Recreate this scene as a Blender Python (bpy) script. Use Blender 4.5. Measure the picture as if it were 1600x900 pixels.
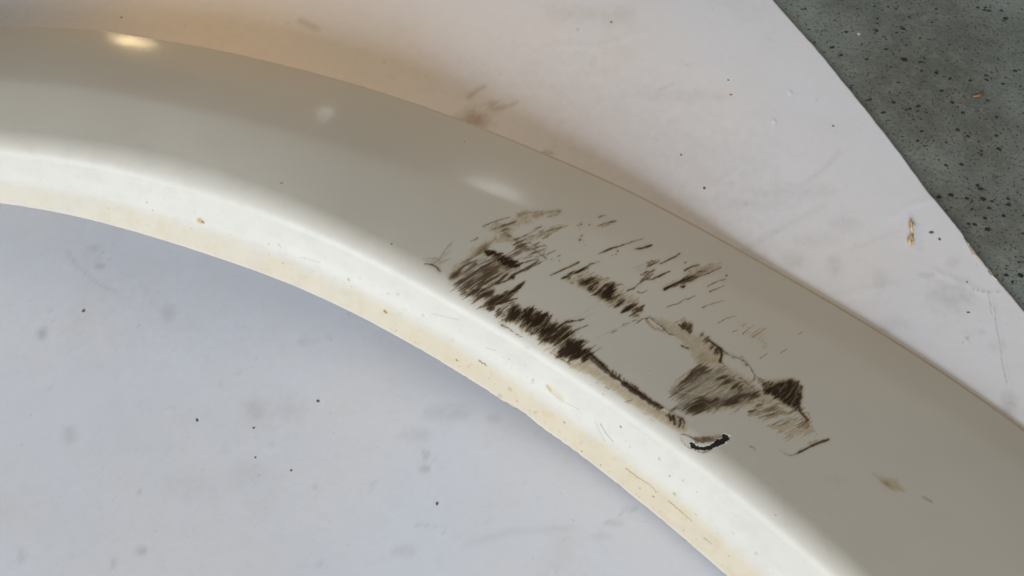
import bpy, math
import numpy as np
from mathutils import Vector

# ------------------------------------------------------------------ camera
scene = bpy.context.scene
for o in list(bpy.data.objects):
    bpy.data.objects.remove(o)
col = scene.collection

PITCH = math.radians(57)
HFOV = math.radians(66)
CAM = np.array([0.0, 0.0, 0.222])
FWD = np.array([0.0, math.cos(PITCH), -math.sin(PITCH)])
UPV = np.array([0.0, math.sin(PITCH), math.cos(PITCH)])
FPX = 800 / math.tan(HFOV / 2)

cam_data = bpy.data.cameras.new('camera')
cam = bpy.data.objects.new('camera', cam_data)
col.objects.link(cam)
cam.location = CAM
cam.rotation_euler = (math.pi / 2 - PITCH, 0, 0)
cam_data.sensor_width = 36
cam_data.lens = 18 / math.tan(HFOV / 2)
cam_data.clip_start = 0.01
cam_data.clip_end = 50
cam_data.dof.use_dof = True
cam_data.dof.focus_distance = 0.245
cam_data.dof.aperture_fstop = 22
scene.camera = cam

# ------------------------------------------------------------------ light
world = bpy.data.worlds.new('World')
scene.world = world
world.use_nodes = True
wb = world.node_tree.nodes['Background']
wb.inputs['Color'].default_value = (1.0, 0.92, 0.74, 1)
wb.inputs['Strength'].default_value = 0.15

scene.view_settings.view_transform = 'Standard'
scene.view_settings.look = 'None'
scene.view_settings.exposure = 0.20
scene.view_settings.gamma = 1.0
scene.cycles.max_bounces = 8
scene.cycles.use_denoising = True


def area_lamp(name, loc, aim, sx, sy, radiance, color):
    """rectangular lamp; radiance in scene units (W = radiance * pi * area)"""
    l = bpy.data.lights.new(name, 'AREA')
    l.shape = 'RECTANGLE'
    l.size, l.size_y = sx, sy
    l.energy = radiance * math.pi * sx * sy
    l.color = color
    o = bpy.data.objects.new(name, l)
    col.objects.link(o)
    o.location = loc
    d = Vector(aim) - Vector(loc)
    o.rotation_euler = d.to_track_quat('-Z', 'Y').to_euler()
    o['kind'] = 'helper'
    return o


AZ = math.radians(201)      # compass-like: 180 = from behind the camera
EL = math.radians(22)
KD = 2.4
TGT = np.array([0.0, 0.17, 0.0])
kd = np.array([math.sin(AZ) * math.cos(EL), math.cos(AZ) * math.cos(EL), math.sin(EL)])
area_lamp('window_light', TGT + kd * KD, TGT, 1.6, 1.0, 10.2, (0.865, 0.945, 1.0))
# pale daylight overhead, beyond the part
area_lamp('ceiling_glow', (0.1, 0.50, 1.25), (0.1, 0.5, 0), 1.3, 1.3, 0.38, (1.0, 0.98, 0.95))
# added orange spot, no such source seen; tints the shaded board behind the part
sl = bpy.data.lights.new('added_warm_spot', 'SPOT')
sl.energy = 5.6
sl.color = (1.0, 0.50, 0.02)
sl.spot_size = math.radians(21)
sl.spot_blend = 1.0
sl.shadow_soft_size = 0.03
so_ = bpy.data.objects.new('added_warm_spot', sl)
col.objects.link(so_)
so_.location = (-0.55, 0.48, 0.26)
so_.rotation_euler = (Vector((-0.045, 0.255, 0)) - so_.location).to_track_quat('-Z', 'Y').to_euler()
so_['kind'] = 'helper'


# ------------------------------------------------------------------ helpers
def unproject(px, py, z):
    """point of the horizontal plane at height z that the camera sees at a photo pixel"""
    px, py, z = np.broadcast_arrays(np.asarray(px, float), np.asarray(py, float), np.asarray(z, float))
    right = np.array([1.0, 0, 0])
    d = FWD + ((px - 800) / FPX)[..., None] * right + (-(py - 450) / FPX)[..., None] * UPV
    t = (z - CAM[2]) / d[..., 2]
    return CAM + d * t[..., None]


def project(P):
    d = P - CAM
    dep = d @ FWD
    return 800 + FPX * d[..., 0] / dep, 450 - FPX * (d @ UPV) / dep


def spline(xk, yk):
    """natural cubic spline with linear continuation"""
    xk = np.asarray(xk, float); yk = np.asarray(yk, float)
    n = len(xk); h = np.diff(xk)
    A = np.zeros((n, n)); r = np.zeros(n)
    A[0, 0] = A[-1, -1] = 1
    for i in range(1, n - 1):
        A[i, i - 1] = h[i - 1]; A[i, i] = 2 * (h[i - 1] + h[i]); A[i, i + 1] = h[i]
        r[i] = 6 * ((yk[i + 1] - yk[i]) / h[i] - (yk[i] - yk[i - 1]) / h[i - 1])
    m = np.linalg.solve(A, r)

    def f(x):
        x = np.asarray(x, float)
        i = np.clip(np.searchsorted(xk, x) - 1, 0, n - 2)
        xc = np.clip(x, xk[0], xk[-1])
        a = xk[i + 1] - xc; b = xc - xk[i]; hh = h[i]
        y = (m[i] * a**3 + m[i + 1] * b**3) / (6 * hh) + (yk[i] / hh - m[i] * hh / 6) * a + (yk[i + 1] / hh - m[i + 1] * hh / 6) * b
        s0 = (yk[1] - yk[0]) / h[0] - h[0] * m[1] / 6
        s1 = (yk[-1] - yk[-2]) / h[-1] + h[-1] * m[-2] / 6
        return y + np.where(x < xk[0], (x - xk[0]) * s0, 0) + np.where(x > xk[-1], (x - xk[-1]) * s1, 0)
    return f


def smooth(a, b, x):
    t = np.clip((x - a) / (b - a), 0, 1)
    return t * t * (3 - 2 * t)


def h2(ix, iy, seed):
    n = (ix.astype(np.int64) * 374761393 + iy.astype(np.int64) * 668265263 + seed * 1442695041) & 0xFFFFFFFF
    n = ((n ^ (n >> 13)) * 1274126177) & 0xFFFFFFFF
    n = ((n ^ (n >> 16)) * 2246822519) & 0xFFFFFFFF
    return ((n ^ (n >> 15)) & 0xFFFFFF) / float(0xFFFFFF)


def vn(x, y, seed=0):
    x = np.asarray(x, float); y = np.asarray(y, float)
    x0 = np.floor(x); y0 = np.floor(y)
    fx = x - x0; fy = y - y0
    fx = fx * fx * (3 - 2 * fx); fy = fy * fy * (3 - 2 * fy)
    a = h2(x0, y0, seed); b = h2(x0 + 1, y0, seed); c = h2(x0, y0 + 1, seed); d = h2(x0 + 1, y0 + 1, seed)
    return (a * (1 - fx) + b * fx) * (1 - fy) + (c * (1 - fx) + d * fx) * fy


def fbm(x, y, seed=0, oct=4):
    s = 0; a = 0.5; t = 0
    for k in range(oct):
        s = s + a * vn(x, y, seed + k * 17); t += a
        x = x * 2.03 + 11.3; y = y * 2.03 + 4.7; a *= 0.5
    return s / t


def mesh_from(name, V, F, mat, parent=None, attrs=None, smooth_shade=True):
    me = bpy.data.meshes.new(name)
    V = np.ascontiguousarray(V, np.float32).reshape(-1, 3)
    F = np.ascontiguousarray(F, np.int32)
    k = F.shape[1]
    me.vertices.add(len(V)); me.vertices.foreach_set('co', V.ravel())
    me.loops.add(F.size); me.loops.foreach_set('vertex_index', F.ravel())
    me.polygons.add(len(F))
    me.polygons.foreach_set('loop_start', np.arange(0, F.size, k, dtype=np.int32))
    me.polygons.foreach_set('loop_total', np.full(len(F), k, np.int32))
    if smooth_shade:
        me.polygons.foreach_set('use_smooth', np.ones(len(F), bool))
    for an, arr in (attrs or {}).items():
        at = me.attributes.new(an, 'FLOAT_COLOR', 'POINT')
        c = np.ones((len(V), 4), np.float32); c[:, :3] = arr.reshape(-1, 3)
        at.data.foreach_set('color', c.ravel())
    me.update(calc_edges=True); me.validate()
    me.materials.append(mat)
    o = bpy.data.objects.new(name, me)
    col.objects.link(o)
    if parent is not None:
        o.parent = parent
    return o


def grid_faces(nu, nv):
    i = np.arange(nu - 1)[:, None] * nv + np.arange(nv - 1)[None, :]
    return np.stack([i, i + nv, i + nv + 1, i + 1], -1).reshape(-1, 4)


def tag(o, label=None, cat=None, group=None, kind=None):
    if label: o['label'] = label
    if cat: o['category'] = cat
    if group: o['group'] = group
    if kind: o['kind'] = kind
    return o


def thing(name, loc, label, cat, group=None):
    o = bpy.data.objects.new(name, None)
    o.empty_display_size = 0.01
    col.objects.link(o)
    o.location = loc
    return tag(o, label, cat, group)


# ------------------------------------------------------------------ marks chart
# Scuffs and dirt are painted as maps over the part, then stored on its vertices.
SC = 1.5
X0, Y0, X1, Y1 = -60, -60, 1660, 960
CW, CH = int((X1 - X0) * SC), int((Y1 - Y0) * SC)


class Chart:
    def __init__(self, names):
        self.m = {n: np.zeros((CH, CW), np.float32) for n in names}

    def win(self, xa, ya, xb, yb):
        ia = max(0, int((xa - X0) * SC)); ib = min(CW, int((xb - X0) * SC) + 2)
        ja = max(0, int((ya - Y0) * SC)); jb = min(CH, int((yb - Y0) * SC) + 2)
        if ia >= ib or ja >= jb:
            return None
        x, y = np.meshgrid((np.arange(ia, ib) / SC + X0), (np.arange(ja, jb) / SC + Y0))
        return (slice(ja, jb), slice(ia, ib)), x, y

    def put(self, ch, sl, v, mode='max'):
        a = self.m[ch][sl]
        if mode == 'max':
            self.m[ch][sl] = np.maximum(a, v)
        elif mode == 'add':
            self.m[ch][sl] = a + v
        elif mode == 'mul':
            self.m[ch][sl] = a * v

    def fill(self, ch, poly, ang, amt=1.0, dens=0.5, bristle=10, feather=5, fine=1.6, long=30, soft=0.25, seed=1, mode='max'):
        """streaky scuffed area: bristly outline and streaks along ang (degrees, y down)"""
        P = np.array(poly, float)
        pad = bristle + feather + 4
        w = self.win(P[:, 0].min() - pad, P[:, 1].min() - pad, P[:, 0].max() + pad, P[:, 1].max() + pad)
        if w is None: return
        sl, x, y = w
        t = math.radians(ang); cx, sx = math.cos(t), math.sin(t)
        wob = (fbm(x / 22, y / 22, seed + 90, 2) - .5) * 7
        a = x * cx + y * sx; b = -x * sx + y * cx + wob
        sh = (vn(b / (fine * 1.3), a / (long * 2), seed + 5) + vn(b / (fine * 4), a / 60, seed + 6) - 1) * bristle
        jx, jy = (fbm(x / 5, y / 5, seed + 60, 3) - .5) * feather, (fbm(x / 5, y / 5, seed + 61, 3) - .5) * feather
        sd = poly_sd(P, x + sh * cx + jx, y + sh * sx + jy)
        m = smooth(-feather, feather * 1.3, sd)
        n = .34 * vn(a / long, b / (fine * 4.2), seed) + .36 * vn(a / (long * .6), b / fine, seed + 1) + .18 * vn(a / (long * .22), b / (fine * .9), seed + 2) + .26 * fbm(a / (long * .16), b / (fine * 1.5), seed + 3, 3)
        z = (n - n.mean()) / (n.std() + 1e-6)
        n = 1 / (1 + np.exp(-1.7 * z))
        if ch == 'dark':
            dens = min(1.0, dens * 1.15 + .06); soft = soft * 1.9
        cover = dens * m
        v = smooth(1 - cover - soft * .35, 1 - cover + soft * .65, n) * smooth(0, .25, m)
        v = np.minimum(1, 1.12 * v) * amt * (0.74 + 0.26 * vn(a / (long * .4), b / (fine * 2), seed + 33))
        self.put(ch, sl, v.astype(np.float32), mode)

    def soft(self, ch, poly, amt=1.0, feather=8, seed=1, rough=.5, mode='max'):
        P = np.array(poly, float)
        pad = feather + 6
        w = self.win(P[:, 0].min() - pad, P[:, 1].min() - pad, P[:, 0].max() + pad, P[:, 1].max() + pad)
        if w is None: return
        sl, x, y = w
        j = (fbm(x / 9, y / 9, seed, 3) - .5) * feather * 1.2
        m = smooth(-feather, feather, poly_sd(P, x, y) + j)
        v = m * (1 - rough + rough * np.clip((fbm(x / 6, y / 6, seed + 8, 4) - .5) * 2 + .6, 0, 1.2)) * amt
        self.put(ch, sl, v.astype(np.float32), mode)

    def line(self, ch, pts, w0=1.0, w1=None, amt=1.0, jag=.5, seed=1, soft=.8, brk=0.0, mode='max'):
        """stroke along a polyline whose half-width runs w0 -> w1"""
        w1 = w0 if w1 is None else w1
        P = np.array(pts, float)
        pad = max(w0, w1) + 4 + 3 * jag
        wn = self.win(P[:, 0].min() - pad, P[:, 1].min() - pad, P[:, 0].max() + pad, P[:, 1].max() + pad)
        if wn is None: return
        sl, x, y = wn
        xx = x + (fbm(x / 3.2, y / 3.2, seed, 3) - .5) * 4 * jag
        yy = y + (fbm(x / 3.2, y / 3.2, seed + 7, 3) - .5) * 4 * jag
        L = np.hypot(*np.diff(P, axis=0).T); cum = np.concatenate([[0], np.cumsum(L)]); tot = cum[-1] + 1e-6
        best = np.full(x.shape, 1e9); s = np.zeros(x.shape)
        for k in range(len(P) - 1):
            d = P[k + 1] - P[k]
            t = np.clip(((xx - P[k, 0]) * d[0] + (yy - P[k, 1]) * d[1]) / (d @ d + 1e-9), 0, 1)
            dist = np.hypot(xx - P[k, 0] - t * d[0], yy - P[k, 1] - t * d[1])
            c = dist < best
            best = np.where(c, dist, best); s = np.where(c, (cum[k] + t * L[k]) / tot, s)
        wd = w0 + (w1 - w0) * s
        v = smooth(soft, -soft, best - wd) * amt
        if brk:
            v = v * smooth(brk - .18, brk + .12, fbm(x / 3.5, y / 3.5, seed + 21, 3))
        self.put(ch, sl, v.astype(np.float32), mode)

    def dot(self, ch, x, y, r, amt=1.0, seed=1):
        self.line(ch, [(x, y), (x + .01, y)], r, r, amt, .25, seed + int(x), .7)

    def sample(self, ch, px, py):
        a = self.m[ch]
        fx = np.clip((px - X0) * SC, 0, CW - 1.001); fy = np.clip((py - Y0) * SC, 0, CH - 1.001)
        i = fx.astype(int); j = fy.astype(int); u = fx - i; v = fy - j
        r = (a[j, i] * (1 - u) + a[j, i + 1] * u) * (1 - v) + (a[j + 1, i] * (1 - u) + a[j + 1, i + 1] * u) * v
        inside = (px > X0) & (px < X1 - 1) & (py > Y0) & (py < Y1 - 1)
        return np.where(inside, r, 0)


def poly_sd(P, x, y):
    """signed distance to a polygon, positive inside"""
    d = np.full(x.shape, 1e18); ins = np.zeros(x.shape, bool)
    n = len(P)
    for i in range(n):
        a = P[i]; b = P[(i + 1) % n]; e = b - a
        t = np.clip(((x - a[0]) * e[0] + (y - a[1]) * e[1]) / (e @ e + 1e-9), 0, 1)
        d = np.minimum(d, (x - a[0] - t * e[0])**2 + (y - a[1] - t * e[1])**2)
        c = ((a[1] > y) != (b[1] > y)) & (x < (b[0] - a[0]) * (y - a[1]) / (b[1] - a[1] + 1e-12) + a[0])
        ins ^= c
    d = np.sqrt(d)
    return np.where(ins, d, -d)


# ------------------------------------------------------------------ scuffs and dirt on the fender
C = Chart(['dark', 'tan', 'grey', 'lift', 'rust'])


def paint_scuffs():
    F, L, S, D = C.fill, C.line, C.soft, C.dot
    # --- upper brown smears
    S('tan', [(808, 334), (835, 329), (860, 328), (877, 330), (872, 334), (850, 339), (832, 345), (815, 349), (800, 357), (799, 366), (806, 374), (794, 375), (780, 366), (772, 358), (758, 356), (772, 352), (792, 348), (806, 343)], .80, 8, 3, .75)
    L('dark', [(812, 334), (835, 331), (850, 331), (875, 330)], 1.3, 2.6, .30, .6, 11)
    L('dark', [(834, 338), (851, 333)], 3.0, 2.0, .30, .5, 12, 3)
    L('dark', [(784, 353), (796, 349), (806, 346)], 1.8, 1.2, .55, .5, 13)
    F('dark', [(776, 362), (790, 358), (801, 366), (806, 374), (794, 375), (783, 368)], 25, .5, .7, 4, 4, 1.8, 14, .4, 14)
    L('dark', [(754, 354), (770, 347), (782, 343), (797, 339)], .9, .5, .75, .5, 15, .7, .3)
    L('tan', [(736, 377), (746, 372)], 1.2, 1.8, .9, .4, 16)
    F('dark', [(812, 333), (835, 330), (876, 329), (872, 335), (845, 340), (822, 346), (800, 354), (790, 352), (812, 343)], -14, .55, .44, 8, 6, 2.2, 34, .5, 116)
    F('dark', [(758, 357), (780, 349), (806, 345), (800, 355), (800, 368), (806, 374), (794, 374), (780, 364)], -10, .5, .42, 8, 6, 2.2, 26, .5, 117)
    F('tan', [(770, 376), (790, 366), (812, 372), (806, 382), (788, 384)], -20, .6, .6, 8, 7, 2.2, 26, .5, 118)
    # --- left wisps
    S('tan', [(662, 406), (684, 403), (700, 392), (706, 379), (702, 398), (690, 410), (700, 406), (688, 416), (676, 414)], .45, 5, 17, .4)
    L('dark', [(707, 378), (700, 385), (693, 395), (689, 401), (686, 407)], .6, 1.0, .5, .3, 18)
    L('dark', [(661, 404), (672, 403), (684, 404)], .5, 1.0, .4, .3, 19)
    L('dark', [(663, 412), (674, 413), (683, 418), (688, 424)], .8, 1.5, .85, .3, 20)
    L('dark', [(685, 411), (694, 408), (703, 404)], .9, .5, .4, .4, 21)
    L('dark', [(688, 404), (680, 410), (672, 420)], .6, .4, .3, .5, 22, .8, .3)
    # --- brown band up from the dark blot
    S('tan', [(699, 430), (706, 419), (722, 407), (735, 396), (748, 384), (760, 376), (773, 370), (780, 374), (770, 381), (757, 391), (745, 399), (737, 408), (722, 420), (716, 434), (706, 441)], .85, 9, 23, .55)
    F('dark', [(702, 430), (712, 418), (735, 398), (757, 379), (775, 372), (765, 384), (740, 403), (722, 420), (716, 432), (706, 440)], -36, .42, .66, 6, 5, 1.5, 30, .45, 24)
    S('dark', [(703, 430), (712, 423), (720, 424), (716, 432), (708, 437), (702, 436)], .75, 4, 25, .4)
    L('dark', [(716, 423), (730, 413), (746, 406)], 1.5, .7, .75, .5, 26)
    # --- grey hatched field
    F('grey', [(702, 444), (722, 426), (752, 403), (770, 392), (790, 402), (808, 414), (835, 404), (858, 404), (832, 417), (806, 428), (776, 446), (748, 464), (736, 470), (720, 458)], -31, .75, .55, 16, 6, 1.8, 46, .5, 31)
    F('dark', [(704, 444), (726, 425), (752, 405), (772, 396), (795, 408), (812, 416), (790, 432), (764, 450), (745, 468), (722, 458)], -31, .70, .34, 18, 5, 1.5, 52, .25, 32)
    F('dark', [(716, 452), (760, 440), (800, 420), (842, 405), (856, 404), (826, 420), (790, 436), (752, 464), (735, 470)], -31, .80, .40, 18, 5, 1.6, 60, .25, 33)
    F('dark', [(704, 444), (716, 452), (735, 468), (760, 486), (790, 498), (795, 490), (765, 474), (745, 452), (722, 436)], -33, .85, .44, 12, 8, 1.4, 20, .25, 34)
    for k in range(26):
        r = lambda i: float(h2(np.array(k), np.array(i), 77))
        x = 712 + 95 * r(1); y = 446 - (x - 712) * .52 + 26 * (r(2) - .35)
        ln = 10 + 34 * r(3)
        L('dark', [(x, y), (x + ln * .5, y - ln * .29 + (r(6) - .5) * 2), (x + ln, y - ln * .55)], .35 + .5 * r(4), .3, .55 + .35 * r(5), .35, 200 + k, .7, .28)
    # ragged black flecks
    for k, (x, y, r) in enumerate([(762, 393, 2.2), (767, 395, 2.6), (772, 395, 1.6), (777, 398, 1.6), (783, 396, 1.4), (783, 403, 2.6), (788, 405, 2.2), (791, 410, 2.6), (797, 408, 2.4), (800, 411, 2.8), (804, 411, 2.2), (808, 414, 2.2), (786, 400, 1.4), (793, 404, 1.6), (770, 399, 1.2), (779, 408, 1.2), (800, 416, 1.5)]):
        L('dark', [(x - r * 1.4, y + .7 * r), (x + r * 1.4, y - .7 * r)], r * 1.05, r * .7, 1.0, 1.5, 300 + k, .6)
    L('dark', [(760, 391), (772, 394), (783, 400), (793, 406), (802, 411), (810, 417)], 1.1, 1.7, .95, 1.6, 320, .7, .25)
    L('grey', [(775, 398), (790, 408), (803, 413)], 4, 5, .6, 1.2, 321, 2, .3)
    L('dark', [(768, 445), (778, 443), (787, 440), (795, 436), (801, 433)], .7, 1.0, .85, .6, 322, .7)
    L('dark', [(798, 433), (803, 432), (802, 435)], 1.6, 1.6, 1, .6, 323)
    L('dark', [(768, 446), (774, 451), (770, 455)], .6, .5, .5, .4, 324)
    L('dark', [(800, 417), (818, 410), (840, 404)], 1.1, .7, .8, .6, 325)
    F('dark', [(756, 474), (772, 464), (796, 452), (819, 440), (816, 449), (800, 461), (784, 472), (766, 482)], -33, .95, .85, 8, 3, 1.0, 30, .2, 35)
    # scribbles above
    for k, (x, y) in enumerate([(806, 381), (811, 383), (816, 385), (821, 386), (818, 381), (813, 378), (824, 389), (809, 386)]):
        L('dark', [(x - 4, y + 1.6), (x + 4, y - 1.8)], 1.1, .8, .7, .9, 340 + k, .7, .2)
    for k, p in enumerate([[(825, 399), (838, 394), (853, 388), (854, 384)], [(832, 389), (843, 396), (855, 405)], [(826, 379), (835, 382), (845, 378)], [(853, 388), (849, 397), (855, 405)], [(855, 397), (862, 394), (868, 391)], [(838, 386), (852, 383)], [(818, 404), (832, 400)], [(872, 401), (876, 399)], [(830, 395), (842, 392)], [(821, 393), (830, 389), (842, 387)], [(836, 402), (850, 398)], [(842, 378), (836, 387)]]):
        L('dark', p, .7, .6, .7, .5, 360 + k, .7, .1)
    F('grey', [(820, 388), (850, 384), (856, 400), (832, 412), (815, 404)], -26, .5, .42, 8, 5, 1.2, 25, .3, 36)
    # second smear
    F('tan', [(806, 377), (830, 366), (849, 358), (862, 353), (873, 350), (880, 352), (874, 358), (864, 364), (850, 372), (830, 376)], -24, .75, .75, 10, 4, 1.6, 40, .4, 37)
    F('grey', [(840, 364), (862, 353), (873, 350), (880, 352), (874, 358), (864, 364), (850, 372), (836, 374)], -24, .85, .85, 8, 4, 1.8, 40, .5, 38)
    L('dark', [(804, 375), (825, 366), (846, 354)], .9, .6, .7, .4, 371, .7, .1)
    L('dark', [(806, 379), (828, 371), (850, 362), (866, 358)], .8, .5, .6, .5, 372, .7, .25)
    L('dark', [(870, 358), (880, 355), (888, 352)], .9, .6, .8, .4, 373)
    L('dark', [(835, 357), (847, 353), (842, 357)], .6, .5, .5, .4, 374)
    for x, y, r in [(908, 350, 1.7), (921, 351, 1.4), (909, 368, 1.6), (906, 374.5, 1.7), (911, 377, .9), (903, 352, .9), (1071, 410, 1.5), (1135, 430, 1.7), (1002, 429, 1.6), (1068, 448, 2.2), (906, 358, .7), (914, 383, .7), (965, 392, 1.4), (963, 397, 1), (957, 399, .8), (874, 407, 1.0), (862, 405, .9), (867, 406, .7)]:
        D('dark', x, y, r, 1.0)
    # --- streaks right of the middle
    L('dark', [(936, 339), (942, 337), (948, 336.5)], 1.4, .8, .55, .5, 380)
    L('dark', [(934, 353), (946, 349), (962, 345)], .8, 1.8, .5, .6, 381, 1)
    F('tan', [(933, 353), (950, 347), (963, 345), (964, 353), (958, 358), (945, 354)], -18, .7, .55, 6, 4, 1.4, 18, .3, 39)
    L('dark', [(935, 397), (944, 393), (953, 389)], .8, 2.0, .45, .5, 382)
    L('dark', [(945, 393), (953, 389), (975, 382), (1006, 372)], 1.3, .5, .75, .4, 383)
    L('dark', [(992, 389), (1002, 388), (1010, 385), (1018, 383)], 1.1, 1.3, .85, .6, 384, .8)
    L('dark', [(1009, 386), (1016, 384)], 1.6, 1.2, .95, .3, 385)
    F('tan', [(981, 420), (995, 413), (1012, 407), (1030, 399), (1045, 393), (1040, 402), (1022, 412), (1010, 420), (992, 423)], -22, .75, .52, 10, 6, 1.6, 30, .4, 40)
    F('dark', [(984, 420), (1000, 413), (1028, 402), (1042, 395), (1032, 408), (1008, 420)], -22, .45, .36, 8, 4, 1.2, 24, .25, 41)
    L('dark', [(1032, 412), (1044, 406), (1056, 401), (1062, 396)], .9, 1.1, .85, .4, 386, .7, .1)
    L('dark', [(1018, 413), (1030, 409)], 1.3, 1.0, .6, .6, 387, .8, .2)
    L('dark', [(981, 454), (992, 448), (1006, 437), (1022, 436), (1035, 429), (1047, 424)], .8, 1.0, .7, .7, 388, .7, .18)
    L('dark', [(980, 454), (992, 450)], 1.3, .9, .8, .5, 389)
    L('dark', [(1030, 432), (1038, 427)], 1.5, 1.0, .9, .5, 390)
    for k, (x, y) in enumerate([(1009, 427), (1012, 430), (1016, 425), (1007, 433), (1013, 434), (1019, 429), (1022, 422), (1010, 424), (1025, 433), (1017, 436), (1004, 437)]):
        L('dark', [(x - 3, y + 2), (x, y - 1), (x + 3, y)], .9, .6, .75, 1.0, 400 + k, .6, .15)
    F('tan', [(1034, 448), (1050, 438), (1066, 430), (1075, 421), (1088, 415), (1114, 412), (1128, 418), (1106, 429), (1072, 444), (1042, 453)], -21, .85, .62, 14, 5, 1.4, 40, .35, 42)
    F('dark', [(1036, 449), (1060, 436), (1090, 424), (1120, 417), (1104, 427), (1072, 443), (1042, 453)], -21, .85, .58, 12, 4, 1.1, 40, .3, 43)
    L('dark', [(1038, 452), (1050, 446), (1066, 438), (1084, 431)], 1.8, .8, .95, .5, 420)
    L('dark', [(1064, 443), (1085, 435), (1106, 427), (1127, 418)], .8, .7, .8, .4, 421, .7, .1)
    L('dark', [(1070, 423), (1082, 416), (1092, 414)], 1.6, 1.2, .6, .7, 422, .9, .1)
    L('dark', [(1102, 424), (1118, 413)], .8, .4, .4, .4, 423)
    L('dark', [(1063, 447), (1067, 449), (1071, 447)], 1.0, 1.0, .9, .3, 424)
    for k, p in enumerate([[(1109, 456), (1120, 451), (1132, 446)], [(1106, 447), (1120, 440), (1134, 436)], [(1074, 468), (1086, 462)], [(1042, 480), (1060, 474), (1072, 466)], [(1098, 481), (1108, 476)], [(996, 456), (1003, 458), (1011, 454)], [(1053, 505), (1060, 502)]]):
        L('tan', p, 1.3, .8, .8, .5, 430 + k, .9, .2); L('dark', p, .8, .5, .4, .5, 430 + k, .8, .3)
    L('dark', [(860, 430), (872, 425), (885, 419), (904, 410)], 1.0, 1.4, .55, .4, 440)
    L('tan', [(860, 430), (885, 419), (904, 410)], 1.2, 2.0, .8, .4, 441)
    F('dark', [(879, 434), (892, 425), (919, 416), (914, 423), (900, 431), (884, 438)], -25, .95, .9, 8, 3, 1.1, 25, .2, 44)
    L('dark', [(912, 419), (924, 412), (937, 408)], 1.2, .6, .8, .7, 442, .8, .2)
    # --- dark cluster band
    F('tan', [(888, 437), (918, 427), (940, 432), (962, 444), (990, 464), (1004, 482), (985, 490), (960, 480), (930, 462), (898, 444)], -30, .7, .75, 10, 6, 1.4, 26, .35, 45)
    F('dark', [(888, 438), (905, 430), (920, 430), (938, 436), (944, 446), (925, 455), (900, 444)], -30, .85, .50, 12, 6, 1.0, 22, .22, 46)
    F('dark', [(920, 447), (940, 443), (957, 441), (962, 448), (968, 457), (955, 468), (935, 462)], -28, 1.0, .74, 12, 5, 1.0, 22, .2, 47)
    F('dark', [(928, 459), (955, 455), (975, 466), (998, 470), (992, 480), (970, 485), (948, 474)], -30, .85, .56, 12, 5, 1.0, 22, .22, 48)
    F('dark', [(968, 482), (984, 476), (998, 468), (1000, 472), (986, 482), (974, 487)], -30, .9, .8, 6, 3, 1.0, 22, .2, 49)
    L('dark', [(952, 454), (957, 445), (959, 442)], 1.8, 1.6, .95, .8, 443)
    F('dark', [(983, 490), (992, 483), (1004, 478), (1007, 487), (997, 495), (986, 498)], -28, .8, .62, 6, 3, 1.1, 18, .25, 50)
    F('tan', [(982, 490), (992, 482), (1005, 478), (1008, 488), (997, 496), (985, 498)], -28, .8, .8, 6, 3, 1.2, 18, .3, 51)
    for k, p in enumerate([[(964, 446), (972, 444), (976, 448)], [(940, 437), (950, 434)], [(896, 443), (890, 441)], [(988, 501), (995, 500)], [(972, 507), (984, 504)], [(955, 520), (964, 516)]]):
        L('dark', p, .8, .6, .7, .8, 450 + k, .7, .15)
    for p in [[(898, 495), (915, 486), (936, 475)], [(905, 503), (925, 489), (935, 486)], [(933, 527), (955, 517), (985, 505)], [(880, 558), (910, 540), (925, 532)], [(894, 505), (906, 499)]]:
        L('dark', p, .5, .5, .34, .3, 460, .7, .28)
    # --- lower dark bristle band
    F('tan', [(780, 494), (800, 498), (826, 505), (842, 526), (870, 548), (900, 563), (930, 574), (905, 572), (868, 556), (838, 536), (808, 514)], -32, .75, .80, 8, 7, 2.0, 30, .5, 52)
    F('dark', [(722, 452), (748, 452), (780, 462), (790, 474), (809, 478), (826, 482), (822, 494), (800, 500), (778, 497), (752, 480), (734, 468)], -36, .85, .46, 16, 7, 1.0, 22, .22, 53)
    F('dark', [(786, 492), (808, 480), (829, 476), (834, 484), (844, 484), (856, 494), (868, 502), (868, 512), (850, 528), (838, 526), (826, 508), (806, 501)], -52, 1.0, .72, 14, 6, 1.0, 16, .22, 54)
    F('dark', [(842, 524), (862, 506), (880, 500), (892, 503), (890, 514), (903, 518), (892, 527), (906, 534), (898, 556), (872, 552), (856, 540)], -38, .92, .60, 14, 6, 1.0, 20, .22, 55)
    F('dark', [(872, 548), (890, 532), (903, 530), (913, 536), (921, 548), (924, 558), (916, 566), (892, 564), (874, 558)], -40, 1.0, .82, 10, 5, 1.1, 16, .2, 56)
    F('grey', [(800, 482), (838, 484), (870, 506), (898, 512), (905, 534), (912, 556), (880, 556), (845, 530), (812, 502)], -44, .7, .55, 12, 7, 1.4, 22, .3, 57)
    L('dark', [(782, 474), (796, 469), (809, 466)], 1.4, .8, .85, .6, 470)
    L('dark', [(883, 503), (897, 501), (912, 499)], 1.6, .7, .85, .8, 471, .8, .1)
    L('dark', [(888, 524), (900, 515), (919, 508)], 1.3, .5, .9, .4, 472)
    L('dark', [(884, 514), (893, 509)], 1.2, .6, .85, .6, 473)
    L('dark', [(784, 508), (792, 511), (801, 517), (809, 524), (816, 527)], 1.4, .8, .85, 1.3, 474, .7, .3)
    L('dark', [(859, 549), (870, 557), (880, 563), (893, 570)], .7, 1.0, .7, .6, 475, .8, .2)
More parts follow.
